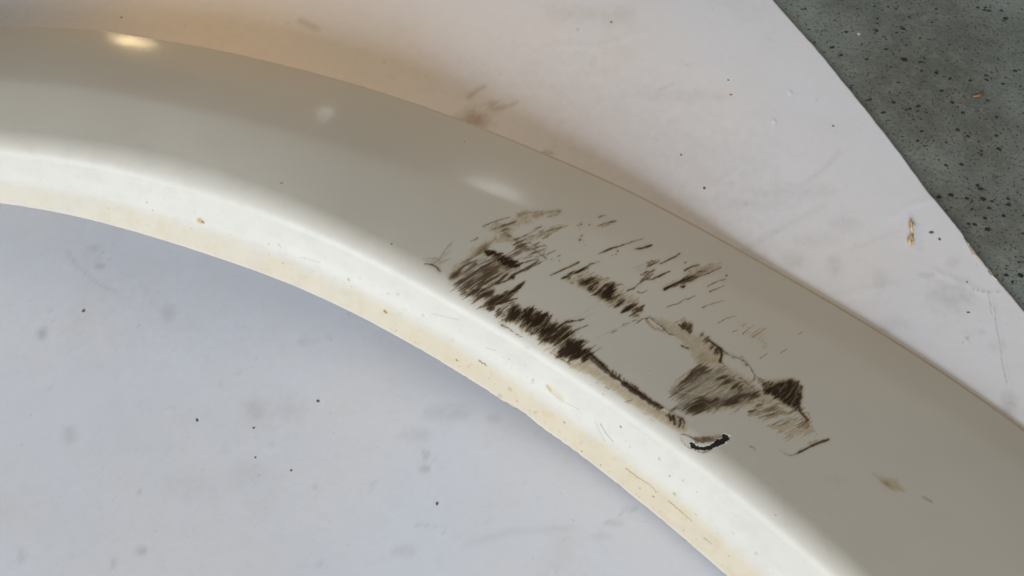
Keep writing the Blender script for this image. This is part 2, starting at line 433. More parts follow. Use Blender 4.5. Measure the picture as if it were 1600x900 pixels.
    for k in range(46):
        r = lambda i: float(h2(np.array(k), np.array(i), 99))
        t = r(1); x = 790 + 130 * t + 8 * (r(2) - .5); y = 500 + 62 * t + 6 * (r(3) - .5)
        an = math.radians(-58 + 22 * t + 14 * (r(4) - .5)); ln = 14 + 20 * r(5)
        L('dark', [(x, y), (x + ln * math.cos(an), y + ln * math.sin(an))], .9, .4, .55 + .4 * r(6), .5, 500 + k, .7, .15)
    # thin dark lip running down to the right, hairs hanging off it
    L('tan', [(893, 569), (925, 580), (960, 604), (1000, 632), (1040, 655), (1066, 668)], 7, 8, .62, .8, 58, 5)
    L('dark', [(921, 552), (932, 562), (944, 573), (957, 587), (976, 599), (994, 610), (1014, 625), (1035, 637)], 1.8, 1.7, .95, .9, 480, .8, .05)
    L('dark', [(924, 560), (944, 578), (960, 592)], 2.4, 1.4, .7, 1.3, 481, 1, .18)
    L('dark', [(974, 599), (986, 609), (1000, 618), (1012, 626)], 3.0, 2.4, .85, 1.4, 482, 1, .12)
    L('dark', [(1014, 627), (1026, 634), (1035, 638)], 3.0, 1.4, .8, .5, 483)
    for k in range(30):
        r = lambda i: float(h2(np.array(k), np.array(i), 55))
        t = r(1); x = 924 + 108 * t; y = 556 + 80 * t - 4 * math.sin(t * 3)
        an = math.radians(100 + 25 * (r(4) - .5)); ln = 4 + 8 * r(5)
        L('dark', [(x, y), (x + ln * math.cos(an), y + ln * math.sin(an))], 1.0, .4, .75, .4, 560 + k, .7, .1)
    for p, w in [([(1045, 648), (1047, 652), (1048, 657)], 2.3), ([(1052, 650), (1053, 656), (1055, 663)], 2.5), ([(1063, 655), (1063, 661), (1060, 668)], 1.8), ([(1066, 653), (1070, 660), (1067, 670)], 1.0), ([(1040, 647), (1041, 651)], 1.0), ([(1058, 651), (1062, 653), (1066, 653)], .9)]:
        L('dark', p, w, w * .8, .9, .5, 590, .8)
    L('tan', [(1030, 644), (1050, 650), (1066, 660)], 5, 4, .7, .5, 591, 3)
    for k, p in enumerate([[(945, 604), (952, 607), (964, 611)], [(976, 628), (985, 625), (992, 626)], [(980, 627), (984, 631)], [(1003, 644), (1010, 648)], [(1016, 655), (1022, 658)], [(932, 598), (936, 597)]]):
        L('dark', p, .8, .7, .6, .8, 600 + k, .7, .2)
    # --- pale channel with brown edges
    S('tan', [(1013, 494), (1040, 500), (1062, 510), (1082, 521), (1106, 531), (1127, 546), (1128, 568), (1146, 576), (1178, 598), (1216, 629), (1198, 630), (1170, 614), (1142, 588), (1118, 574), (1088, 570), (1078, 550), (1056, 527), (1032, 512)], .50, 6, 61, .15)
    S('tan', [(1084, 556), (1100, 548), (1124, 560), (1120, 570), (1090, 572)], .7, 7, 62, .2)
    L('dark', [(995, 504), (1004, 498), (1015, 497), (1026, 505), (1036, 512), (1044, 520), (1052, 524)], .9, 1.3, .7, .8, 610, .9, .08)
    L('tan', [(1010, 501), (1022, 513), (1040, 518), (1052, 524)], 2.5, 1.5, .75, .8, 611, 3)
    L('dark', [(1065, 540), (1070, 542), (1075, 545)], 1.5, 1.3, .85, .9, 612)
    L('dark', [(1054, 527), (1060, 534)], .6, .5, .5, .8, 613, .8, .3)
    F('dark', [(1059, 504), (1068, 500), (1082, 507), (1083, 518), (1078, 521), (1068, 514)], -50, .8, .50, 6, 4, .9, 12, .25, 63)
    F('tan', [(1060, 502), (1072, 496), (1085, 505), (1083, 518), (1068, 514)], -50, .7, .6, 6, 4, 1.2, 12, .3, 64)
    L('dark', [(1061, 507), (1068, 513), (1074, 514), (1079, 520)], 1.1, 1.6, .85, .9, 614, .8, .05)
    F('dark', [(1085, 526), (1096, 518), (1110, 526), (1114, 536), (1100, 533)], -55, .65, .44, 7, 4, .9, 12, .25, 65)
    F('dark', [(1104, 531), (1112, 536), (1126, 546), (1126, 558), (1122, 561), (1112, 552)], -50, .8, .55, 6, 4, 1.0, 12, .3, 66)
    L('dark', [(1106, 532), (1117, 539), (1126, 546), (1128, 553), (1126, 560), (1125, 566)], 1.1, 2.2, .97, .5, 615)
    L('dark', [(1127, 547), (1133, 551), (1138, 555)], 1.0, .8, .6, .9, 616)
    L('dark', [(1130, 549), (1144, 557), (1156, 561), (1165, 566), (1171, 572), (1176, 580), (1179, 588), (1178, 594), (1172, 598)], .8, 1.0, .7, .8, 617, .8, .08)
    for k, (x, y) in enumerate([(1131, 569), (1135, 573), (1128, 567), (1156, 589), (1161, 592), (1168, 598), (1173, 602), (1165, 596), (1177, 606), (1185, 590), (1189, 591), (1160, 557), (1166, 570)]):
        L('dark', [(x - 2.4, y), (x + 2, y + 1.4)], .9, .7, .75, 1.2, 620 + k, .7, .15)
    # --- big grey brown patch
    P = [(1045, 614), (1058, 602), (1072, 587), (1089, 573), (1105, 570), (1130, 576), (1154, 593), (1180, 606), (1192, 622), (1172, 632), (1144, 635), (1122, 640), (1098, 647), (1070, 645), (1047, 644), (1060, 630)]
    S('tan', [(1044, 610), (1058, 596), (1076, 580), (1096, 566), (1130, 570), (1160, 590), (1196, 618), (1176, 636), (1130, 642), (1070, 648)], .55, 8, 67, .3)
    F('grey', P, -36, .88, .90, 12, 6, 1.5, 50, .5, 68)
    F('dark', [(1046, 614), (1062, 600), (1085, 577), (1105, 571), (1132, 578), (1115, 585), (1092, 592), (1080, 606), (1072, 618), (1050, 622)], -36, .72, .62, 14, 6, 1.3, 36, .4, 69)
    F('dark', [(1120, 592), (1130, 582), (1160, 596), (1186, 612), (1186, 626), (1164, 622), (1146, 606)], -20, .78, .66, 10, 6, 1.3, 36, .4, 70)
    F('dark', [(1048, 644), (1066, 628), (1098, 618), (1108, 626), (1135, 618), (1172, 616), (1186, 626), (1160, 634), (1122, 640), (1098, 646)], -28, .78, .64, 14, 6, 1.3, 36, .4, 71)
    for k in range(34):
        r = lambda i: float(h2(np.array(k), np.array(i), 41))
        x = 1052 + 105 * r(1); y = 640 - 46 * r(2) + .1 * (x - 1052); ln = 10 + 30 * r(3); an = math.radians(-38 + 12 * (r(4) - .5))
        L('dark', [(x, y), (x + ln * math.cos(an), y + ln * math.sin(an))], .5, .35, .5 + .35 * r(5), .3, 640 + k, .7, .2)
    L('dark', [(1058, 604), (1072, 592), (1086, 576)], 1.0, 1.3, .8, .5, 680)
    # pale cuts through the patch
    for p in [[(1078, 617), (1110, 595), (1128, 584)], [(1104, 620), (1130, 603), (1150, 596)], [(1058, 612), (1085, 615), (1102, 616)], [(1100, 628), (1118, 640)], [(1122, 612), (1148, 598)], [(1090, 612), (1112, 598)]]:
        for ch in ('dark', 'grey'):
            w = C.win(1040, 560, 1200, 655)
            tmp = np.zeros_like(C.m[ch]); keep = C.m[ch]; C.m[ch] = tmp
            L(ch, p, .8, .7, .75, .4, 690, 1.0); C.m[ch] = keep * (1 - tmp)
    # --- right dark patch and its fan
    F('dark', [(1184, 592), (1196, 593), (1208, 596), (1224, 594), (1240, 590), (1249, 599), (1252, 616), (1250, 630), (1245, 641), (1228, 632), (1208, 620), (1190, 608)], -48, .98, .88, 5, 4, 1.4, 24, .35, 72)
    S('dark', [(1195, 605), (1240, 592), (1251, 612), (1244, 640), (1222, 628)], .55, 6, 73, .3)
    F('tan', [(1169, 644), (1180, 628), (1200, 622), (1216, 630), (1236, 640), (1254, 634), (1264, 655), (1273, 672), (1240, 668), (1206, 664), (1228, 650), (1195, 656)], -22, .9, .82, 12, 6, 1.6, 36, .5, 74)
    F('dark', [(1169, 644), (1182, 630), (1210, 631), (1240, 642), (1220, 650), (1192, 655)], -20, .5, .55, 10, 5, 1.4, 30, .4, 75)
    F('dark', [(1208, 664), (1230, 652), (1256, 645), (1268, 664), (1240, 666)], -28, .42, .5, 10, 5, 1.4, 30, .4, 76)
    F('tan', [(1208, 666), (1236, 652), (1266, 664), (1282, 680), (1268, 690), (1232, 694)], -34, .6, .62, 12, 7, 1.8, 36, .5, 77)
    L('dark', [(1170, 643), (1181, 640)], 1.5, 1.0, .75, .4, 700)
    L('dark', [(1208, 664), (1222, 655)], 1.2, .7, .65, .5, 701)
    L('dark', [(1250, 616), (1248, 630), (1250, 640), (1257, 650), (1262, 657)], 2.6, 1.6, .85, 1.3, 702, .9, .12)
    L('tan', [(1262, 645), (1266, 652), (1262, 660)], 1.2, 1.0, .7, .6, 703)
    L('dark', [(1252, 604), (1251, 622)], 1.6, 1.6, .8, 1.4, 704, .8, .2)
    for q in [[(1196, 608), (1212, 598), (1222, 596)], [(1218, 612), (1228, 600)], [(1228, 622), (1240, 606), (1244, 598)], [(1206, 604), (1216, 597)], [(1236, 632), (1246, 618)]]:
        for ch in ('dark', 'tan'):
            tmp = np.zeros_like(C.m[ch]); keep = C.m[ch]; C.m[ch] = tmp
            L(ch, q, 1.0, .8, .6, .4, 695, 1.2); C.m[ch] = keep * (1 - tmp)
    # hook and dashes
    L('dark', [(1219, 702), (1225, 708), (1233, 711.5), (1242, 710), (1252, 706)], .5, 1.2, .6, .2, 710)
    L('dark', [(1248, 707), (1260, 701), (1274, 694), (1284, 690), (1294, 687)], 1.4, 1.9, .8, .4, 711)
    F('tan', [(1250, 703), (1264, 690), (1290, 687), (1272, 697)], -26, .7, .6, 8, 4, 1.5, 20, .4, 78)
    L('grey', [(1172, 697), (1176, 699), (1180, 703)], 1.2, 1.0, .8, .4, 712)
    L('tan', [(1265, 689), (1262, 694)], .8, .7, .6, .5, 713)
    # faint hatches, upper right
    F('tan', [(1150, 500), (1168, 506), (1186, 520), (1206, 540), (1200, 548), (1184, 540), (1170, 524)], -38, .55, .45, 14, 8, 1.6, 24, .4, 79)
    F('dark', [(1172, 520), (1192, 514), (1206, 540), (1194, 546)], -38, .22, .42, 14, 8, 1.2, 24, .4, 80)
    for k, p in enumerate([[(1122, 505), (1136, 497), (1150, 494)], [(1219, 552), (1230, 545)], [(1248, 522), (1254, 518)], [(1160, 522), (1178, 508)], [(1176, 527), (1196, 513)], [(1145, 519), (1152, 516)], [(1109, 476), (1130, 470)], [(1188, 560), (1200, 552)]]):
        L('tan', p, 1.1, .7, .85, .5, 720 + k, .9, .12)
    # low stains near the right end
    S('tan', [(1366, 742), (1384, 748), (1404, 754), (1412, 766), (1396, 764), (1380, 757)], .75, 7, 81, .5)
    D('dark', 1385, 756, 1.6, .3); L('dark', [(1402, 766), (1408, 762)], .8, .7, .55, .4, 730)
    L('tan', [(1440, 776), (1450, 780), (1455, 784)], 2.0, 2.0, .6, .6, 731, 2)
    S('tan', [(1280, 742), (1310, 738), (1330, 748), (1312, 762), (1285, 756)], .18, 14, 82, .6)
    for x, y, r, a in [(441, 286, 1.8, .7), (612, 381, 1.5, .6), (1448, 718, 1.4, .4), (1414, 738, 1.2, .4), (1212, 805, 1.4, .45), (1224, 730, 1, .35), (726, 221, 1.2, .4), (1152, 652, 1, .3)]:
        D('dark', x, y, r, a)
    # --- round the chipped hole
    L('dark', [(1064, 679), (1070, 679), (1076, 680), (1084, 686), (1090, 690), (1100, 692)], 1.0, 1.2, .65, .4, 740)
    L('dark', [(1063, 685), (1067, 692), (1073, 698), (1083, 703), (1092, 706), (1100, 707), (1108, 704), (1114, 700)], .8, 1.3, .62, .4, 741)
    S('tan', [(1084, 686), (1096, 683), (1112, 681), (1124, 678), (1130, 682), (1116, 690), (1100, 693)], .75, 5, 83, .3)
    for k in range(13):
        x = 1086 + 2.3 * k
        L('dark', [(x - 1.5, 683 - .12 * k), (x, 688 - .18 * k), (x + 1, 692 - .25 * k)], .7, .6, .7, .5, 750 + k, .7, .1)
    L('dark', [(1116, 688), (1128, 681), (1136, 678)], 1.0, .8, .6, .9, 770, .8, .15)
    S('grey', [(1060, 676), (1078, 676), (1096, 704), (1078, 700)], .25, 6, 84, .4)
    # brown wash under the scraped fields
    for poly, a, fe, sd in [
        ([(700, 442), (724, 424), (750, 402), (800, 408), (850, 404), (820, 424), (790, 440), (810, 446), (786, 470), (800, 480), (834, 482), (866, 503), (900, 514), (912, 540), (924, 558), (900, 564), (868, 554), (840, 530), (800, 502), (760, 488), (725, 462)], .22, 8, 930),
        ([(790, 490), (830, 482), (866, 504), (884, 512), (906, 536), (922, 556), (900, 564), (870, 552), (842, 528), (806, 502)], .60, 7, 931),
        ([(884, 438), (918, 426), (958, 444), (998, 472), (1004, 484), (985, 490), (950, 474), (920, 454)], .50, 7, 932),
        ([(1036, 450), (1060, 438), (1076, 422), (1115, 414), (1126, 419), (1080, 442)], .45, 6, 933),
        ([(1050, 640), (1060, 605), (1100, 574), (1140, 585), (1188, 620), (1140, 636), (1095, 646)], .35, 8, 934),
        ([(1186, 593), (1240, 591), (1251, 612), (1244, 640), (1210, 622)], .6, 5, 935)]:
        S('tan', poly, a, fe, sd, .55)
    # relief: swept lips, scored field
    C.m['lift'][:] = 0
    L('lift', [(921, 552), (957, 587), (1014, 625), (1060, 652)], 2.2, 2.2, .55, .6, 780, 2.5)
    L('lift', [(995, 503), (1015, 497), (1036, 512), (1060, 530)], 1.6, 1.6, .4, .6, 781, 2.5)
    L('lift', [(1106, 532), (1126, 546), (1126, 566)], 2, 2, .6, .5, 782, 2.5)
    L('lift', [(1130, 549), (1165, 566), (1179, 588)], 1.5, 1.5, .3, .5, 783, 2)
    L('lift', [(1064, 679), (1086, 688), (1100, 692), (1116, 690)], 1.5, 1.5, .4, .4, 784, 2)
    L('lift', [(1063, 685), (1073, 698), (1092, 706), (1114, 700), (1136, 690)], 1.5, 1.5, .4, .4, 785, 2)
    L('lift', [(1248, 707), (1274, 694), (1294, 687)], 1.5, 1.5, .3, .4, 786, 2)


def box_blur(a, r):
    for ax in (0, 1):
        c = np.cumsum(np.pad(a, [(r + 1, r) if k == ax else (0, 0) for k in (0, 1)], mode='edge'), axis=ax)
        a = (np.take(c, range(2 * r + 1, c.shape[ax]), ax) - np.take(c, range(0, c.shape[ax] - 2 * r - 1), ax)) / (2 * r + 1)
    return a


def smear_scuffs():
    """ground-in film round the dark marks, and wear that breaks them up"""
    sl = (slice(int((300 - Y0) * SC), int((740 - Y0) * SC)), slice(int((640 - X0) * SC), int((1330 - X0) * SC)))
    d = C.m['dark'][sl].astype(float)
    y, x = np.mgrid[0:d.shape[0], 0:d.shape[1]] / SC
    t = math.radians(-33); a = x * math.cos(t) + y * math.sin(t); b = -x * math.sin(t) + y * math.cos(t)
    wear = .55 * vn(a / 9, b / .9, 951) + .45 * fbm(x / 1.6, y / 1.6, 953, 2)
    halo = np.clip(box_blur(box_blur(d, 4), 4) * 1.5, 0, 1)
    wide = np.clip(box_blur(box_blur(d, 12), 12), 0, 1)
    patch = fbm(x / 20, y / 20, 955, 3)
    film = np.clip(.60 * halo * (.35 + wear) + .32 * wide * smooth(.35, .65, patch), 0, .8)
    C.m['tan'][sl] = np.maximum(C.m['tan'][sl] * (1 - .45 * smooth(.45, .7, wear)), film)
    d2 = d * (1 - .80 * smooth(.46, .66, wear) * (1 - .7 * halo)) + .16 * smooth(.25, .6, halo) * smooth(.40, .62, wear)
    C.m['grey'][sl] = np.maximum(C.m['grey'][sl], np.clip(.55 * halo * smooth(.30, .70, .6 * wear + .4 * fbm(x / 7, y / 7, 957, 3)), 0, .6))
    # marks drag out along the scrape
    drag = np.zeros_like(d2)
    for k in range(-5, 6):
        dx, dy = int(round(k * 1.6 * math.cos(t))), int(round(k * 1.6 * math.sin(t)))
        drag += np.roll(np.roll(d2, dy, 0), dx, 1)
    drag = box_blur(drag / 11, 1)
    C.m['dark'][sl] = np.clip(.42 * d2 + .25 * box_blur(d2, 1) + .48 * drag, 0, 1)


def paint_flange():
    L, S, D = C.line, C.soft, C.dot
    spots = [(313, 345, 3.2, .9), (317, 347, 2.6, .8), (545, 437, 2.2, .9), (563, 434, 2.0, .5), (436, 383, 1.8, .7), (421, 398, 1.8, .5), (366, 377, 1.2, .4), (230, 351, 1.8, .5), (476, 408, 1.2, .4), (486, 426, 1.2, .5), (607, 459, 2.0, .6), (622, 460, 2.0, .6), (634, 484, 1.4, .5), (602, 487, 2.6, .7), (661, 493, 2.0, .7), (714, 563, 2.2, .7), (692, 515, 1.0, .5), (708, 531, 1.4, .6), (732, 573, 2.2, .6), (757, 568, 1.6, .7), (764, 591, 1.6, .7), (786, 558, 1.6, .4), (753, 537, 1.2, .5), (821, 572, 1.6, .5), (833, 594, 2.0, .7), (832, 598, 2.0, .6), (797, 608, 3.0, .8), (806, 617, 1.4, .5), (782, 619, 3.2, .7), (808, 627, 2.0, .6), (801, 634, 2.2, .6), (828, 641, 1.8, .6), (836, 645, 2.4, .7), (882, 660, 1.6, .7), (942, 616, 1.5, .8), (970, 667, 1.8, .9), (1030, 717, 1.8, .9), (1046, 744, 1.5, .8), (1054, 772, 2.4, 1), (1021, 776, 2.0, .7), (1008, 756, 1.2, .5), (1000, 763, 1.4, .7), (961, 716, 1.0, .5), (1150, 806, 1.4, .6), (1067, 751, 1.6, .8), (1087, 804, 2.0, .6), (1121, 833, 1.5, .6), (1146, 833, 1.6, .6), (1182, 865, 2.4, .7), (1161, 870, 1.4, .6), (1106, 821, 1.2, .5), (1077, 827, 1.2, .5), (874, 674, 1.4, .6), (851, 660, 1.4, .6), (910, 690, 1.2, .5), (895, 641, 1.2, .5), (913, 615, .9, .4), (878, 630, 1.0, .5), (823, 543, 1.6, .5), (826, 543, 1.4, .5), (145, 341, 1.4, .6), (107, 328, 1.4, .5), (147, 309, 1.0, .4)]
    for k, (x, y, r, a) in enumerate(spots):
        e = .42 * r; r *= .78
        L('dark' if a > .65 and k % 2 else 'tan', [(x - e * 1.2, y - e), (x + e * 1.2, y + e)], r * .62, r * .5, a * .72, .5, 800 + k, .9)
        L('tan', [(x - e, y - e), (x + e, y + e)], r * 1.3, r * 1.1, a * .5, .4, 800 + k, 1.4)
    L('rust', [(855, 603), (860, 609)], 1.6, 2.4, 1.0, .6, 870, 1.5); L('rust', [(857, 605), (868, 615), (876, 622)], 2, 5, .35, .6, 872, 5)
    L('rust', [(600, 486), (604, 489)], 2, 1.5, .8, .6, 873, 1.5); L('rust', [(311, 344), (316, 347)], 3.5, 3, .6, .6, 874, 2)
    L('tan', [(748, 563), (760, 571)], 1.5, .8, .9, .9, 871, .9, .2)
    for p in [[(978, 732), (995, 745), (1015, 757), (1026, 769)], [(1044, 782), (1060, 796), (1082, 815)], [(938, 662), (946, 676), (958, 690)], [(1100, 840), (1112, 850)]]:
        L('dark', p, .7, .5, .5, .3, 880, .8, .15)
    for p in [[(675, 490), (700, 496), (718, 500)], [(860, 612), (880, 627), (905, 640)], [(930, 660), (940, 680), (946, 690)], [(470, 402), (500, 410)], [(760, 544), (775, 548)]]:
        L('grey', p, .6, .5, .4, .3, 890, .8, .1)
    # scatter of fine dirt, denser towards the lower edge and the right end
    for k in range(260):
        r = lambda i: float(h2(np.array(k), np.array(i), 123))
        x = 60 + 1100 * r(1) ** .62
        y0, y1 = float(Iy(x)), float(Ry(x))
        y = y0 + (y1 - y0) * (.04 + .62 * r(2) ** 1.5)
        D('tan' if r(3) < .55 else 'dark', x, y, .45 + .65 * r(4) ** 2, .25 + .4 * r(5))


# ------------------------------------------------------------------ materials
def new_mat(name):
    m = bpy.data.materials.new(name); m.use_nodes = True
    nt = m.node_tree
    return m, nt, nt.nodes['Principled BSDF']


def N(nt, kind, **kw):
    n = nt.nodes.new(kind)
    for k, v in kw.items():
        if k.startswith('i_'):
            key = k[2:]
            n.inputs[int(key) if key.isdigit() else key.replace('_', ' ')].default_value = v
        else:
            setattr(n, k, v)
    return n


def mixc(nt, fac, a, b, mode='MIX'):
    n = nt.nodes.new('ShaderNodeMix'); n.data_type = 'RGBA'; n.blend_type = mode
    for s, v in ((n.inputs[0], fac), (n.inputs[6], a), (n.inputs[7], b)):
        if hasattr(v, 'is_linked'): nt.links.new(v, s)
        elif isinstance(v, (int, float)): s.default_value = v
        else: s.default_value = (*v, 1)
    return n.outputs[2]


def mathn(nt, op, a, b=0.0, clamp=False):
    n = nt.nodes.new('ShaderNodeMath'); n.operation = op; n.use_clamp = clamp
    for s, v in ((n.inputs[0], a), (n.inputs[1], b)):
        if hasattr(v, 'is_linked'): nt.links.new(v, s)
        else: s.default_value = v
    return n.outputs[0]


def noise(nt, scale, detail=4, rough=.55, vec=None):
    n = N(nt, 'ShaderNodeTexNoise', i_Scale=scale, i_Detail=detail, i_Roughness=rough)
    if vec is not None: nt.links.new(vec, n.inputs['Vector'])
    return n.outputs['Fac']


def ramp(nt, fac, a, b):
    n = N(nt, 'ShaderNodeMapRange', i_From_Min=a, i_From_Max=b)
    n.interpolation_type = 'SMOOTHSTEP'
    nt.links.new(fac, n.inputs['Value'])
    return n.outputs['Result']


def object_coords(nt):
    return nt.nodes.new('ShaderNodeTexCoord').outputs['Object']


def marks_of(nt):
    a = N(nt, 'ShaderNodeAttribute', attribute_name='marks')
    s = nt.nodes.new('ShaderNodeSeparateColor')
    nt.links.new(a.outputs['Color'], s.inputs[0])
    return s.outputs[0], s.outputs[1], s.outputs[2]


def fender_material():
    m, nt, p = new_mat('glossy_white_plastic')
    co = object_coords(nt)
    d, t, g = marks_of(nt)
    soil = N(nt, 'ShaderNodeAttribute', attribute_name='soil')
    ss = nt.nodes.new('ShaderNodeSeparateColor'); nt.links.new(soil.outputs['Color'], ss.inputs[0])
    base = mixc(nt, ramp(nt, noise(nt, 26, 3, .5, co), .35, .7), (.665, .625, .562), (.688, .649, .588))
    # fine yellowish dust film and pin specks
    base = mixc(nt, mathn(nt, 'MULTIPLY', ramp(nt, noise(nt, 900, 2, .6, co), .66, .80), .22), base, (.52, .44, .34))
    base = mixc(nt, ss.outputs[0], base, (.635, .53, .375))
    base = mixc(nt, mathn(nt, 'MULTIPLY', mathn(nt, 'MULTIPLY', ramp(nt, noise(nt, 150, 5, .7, co), .42, .72), .28), ss.outputs[2]), base, (.52, .49, .44))
    tn = mixc(nt, noise(nt, 700, 3, .6, co), (.20, .135, .072), (.31, .225, .13))
    cream = mixc(nt, noise(nt, 260, 3, .6, co), (.56, .47, .315), (.47, .37, .225))
    c = mixc(nt, mathn(nt, 'MULTIPLY', ramp(nt, t, 0.0, .55), .85), base, cream)
    c = mixc(nt, mathn(nt, 'MULTIPLY', ramp(nt, t, .45, 1.0), .90), c, tn)
    c = mixc(nt, mathn(nt, 'MULTIPLY', ss.outputs[1], .9), c, (.55, .34, .09))
    c = mixc(nt, mathn(nt, 'MULTIPLY', g, .78), c, (.205, .18, .155))
    dk = mixc(nt, noise(nt, 900, 2, .6, co), (.012, .008, .005), (.038, .024, .014))
    c = mixc(nt, mathn(nt, 'MULTIPLY', ramp(nt, d, 0.0, .62), .88), c, (.15, .100, .058))
    c = mixc(nt, mathn(nt, 'MULTIPLY', ramp(nt, d, .42, 1.05), .94), c, dk)
    nt.links.new(c, p.inputs['Base Color'])
    ro = mathn(nt, 'ADD', mathn(nt, 'MULTIPLY', mathn(nt, 'MAXIMUM', d, mathn(nt, 'MAXIMUM', g, mathn(nt, 'MULTIPLY', t, .5))), .36), .15)
    ro = mathn(nt, 'ADD', ro, mathn(nt, 'MULTIPLY', ss.outputs[0], .3))
    ro = mathn(nt, 'ADD', ro, mathn(nt, 'MULTIPLY', ss.outputs[2], .28))
    p.inputs['Specular IOR Level'].default_value = .5
    nt.links.new(mathn(nt, 'SUBTRACT', .5, mathn(nt, 'MULTIPLY', mathn(nt, 'MAXIMUM', d, mathn(nt, 'MULTIPLY', g, .8)), .44)), p.inputs['Specular IOR Level'])
    nt.links.new(mathn(nt, 'ADD', ro, mathn(nt, 'MULTIPLY', ramp(nt, noise(nt, 60, 4, .6, co), .45, .8), .012)), p.inputs['Roughness'])
    p.inputs['IOR'].default_value = 1.5
    b1 = N(nt, 'ShaderNodeBump', i_Distance=.0006)
    nt.links.new(mathn(nt, 'MULTIPLY', ss.outputs[2], .05), b1.inputs['Strength'])
    nt.links.new(noise(nt, 420, 3, .6, co), b1.inputs['Height'])
    b2 = N(nt, 'ShaderNodeBump', i_Strength=.35, i_Distance=.0002)
    nt.links.new(mathn(nt, 'MULTIPLY', mathn(nt, 'ADD', d, g), mathn(nt, 'SUBTRACT', noise(nt, 1600, 2, .6, co), .3)), b2.inputs['Height'])
    nt.links.new(b1.outputs[0], b2.inputs['Normal'])
    nt.links.new(b2.outputs[0], p.inputs['Normal'])
    return m


def board_material():
    m, nt, p = new_mat('smudged_white_board')
    co = object_coords(nt)
    d, t, g = marks_of(nt)
    base = mixc(nt, ramp(nt, noise(nt, 7, 4, .6, co), .38, .74), (.775, .80, .90), (.83, .815, .845))
    base = mixc(nt, mathn(nt, 'MULTIPLY', ramp(nt, noise(nt, 34, 5, .65, co), .52, .80), .35), base, (.66, .63, .585))
    base = mixc(nt, mathn(nt, 'MULTIPLY', ramp(nt, noise(nt, 620, 2, .5, co), .70, .80), .25), base, (.42, .38, .34))
    base = mixc(nt, mathn(nt, 'MULTIPLY', ramp(nt, noise(nt, 24, 5, .6, co), .40, .66), .18), base, (.77, .73, .715))
    base = mixc(nt, mathn(nt, 'MULTIPLY', ramp(nt, noise(nt, 260, 4, .7, co), .50, .80), .14), base, (.58, .55, .52))
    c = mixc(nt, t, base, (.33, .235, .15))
    c = mixc(nt, g, c, (.25, .235, .225))
    c = mixc(nt, d, c, (.06, .05, .045))
    nt.links.new(c, p.inputs['Base Color'])
    nt.links.new(mathn(nt, 'ADD', .36, mathn(nt, 'MULTIPLY', noise(nt, 40, 4, .6, co), .22)), p.inputs['Roughness'])
    p.inputs['Specular IOR Level'].default_value = .35
    b = N(nt, 'ShaderNodeBump', i_Strength=.10, i_Distance=.0006)
    nt.links.new(mathn(nt, 'ADD', noise(nt, 170, 4, .6, co), mathn(nt, 'MULTIPLY', noise(nt, 1300, 2, .5, co), .35)), b.inputs['Height'])
    nt.links.new(b.outputs[0], p.inputs['Normal'])
    return m


def floor_material():
    m, nt, p = new_mat('speckled_grey_concrete')
    co = object_coords(nt)
    base = mixc(nt, ramp(nt, noise(nt, 14, 6, .62, co), .32, .70), (.120, .130, .116), (.245, .285, .278))
    base = mixc(nt, mathn(nt, 'MULTIPLY', ramp(nt, noise(nt, 120, 5, .7, co), .40, .72), .55), base, (.25, .255, .225))
    base = mixc(nt, mathn(nt, 'MULTIPLY', ramp(nt, noise(nt, 420, 3, .6, co), .56, .70), .55), base, (.075, .08, .07))
    base = mixc(nt, mathn(nt, 'MULTIPLY', ramp(nt, noise(nt, 900, 2, .6, co), .56, .70), .75), base, (.024, .026, .024))
    base = mixc(nt, mathn(nt, 'MULTIPLY', ramp(nt, noise(nt, 330, 2, .5, co), .70, .78), .40), base, (.26, .25, .21))
    nt.links.new(base, p.inputs['Base Color'])
    p.inputs['Roughness'].default_value = .55
    b = N(nt, 'ShaderNodeBump', i_Strength=.45, i_Distance=.0008)
    nt.links.new(noise(nt, 520, 5, .65, co), b.inputs['Height'])
    nt.links.new(b.outputs[0], p.inputs['Normal'])
    return m


def plain_material(name, a, b, rough=.6, scale=900, spec=.5):
    m, nt, p = new_mat(name)
    co = object_coords(nt)
    nt.links.new(mixc(nt, ramp(nt, noise(nt, scale, 3, .6, co), .35, .65), a, b), p.inputs['Base Color'])
    p.inputs['Roughness'].default_value = rough
    p.inputs['Specular IOR Level'].default_value = spec
    bp = N(nt, 'ShaderNodeBump', i_Strength=.3, i_Distance=.0002)
    nt.links.new(noise(nt, scale * 1.5, 3, .6, co), bp.inputs['Height'])
    nt.links.new(bp.outputs[0], p.inputs['Normal'])
    return m


M_fender = fender_material()
M_board = board_material()
M_floor = floor_material()
M_black = plain_material('black_plastic', (.008, .009, .012), (.016, .017, .021), .55, 1500)
M_flake = plain_material('broken_paint', (.70, .69, .66), (.80, .79, .76), .45, 1200)
M_grit = plain_material('dark_grit', (.09, .078, .066), (.24, .205, .17), .7, 2500)
M_rust = plain_material('rusty_crumb', (.30, .13, .05), (.42, .22, .10), .7, 2500)
M_pale = plain_material('pale_crumb', (.55, .50, .42), (.70, .64, .55), .6, 2500)
M_stone = plain_material('dark_aggregate', (.012, .014, .012), (.034, .036, .030), .5, 700)
M_wood = plain_material('pale_wood', (.50, .37, .21), (.72, .60, .42), .6, 900)
M_fibre = plain_material('board_fibre', (.40, .33, .25), (.60, .53, .44), .8, 900)


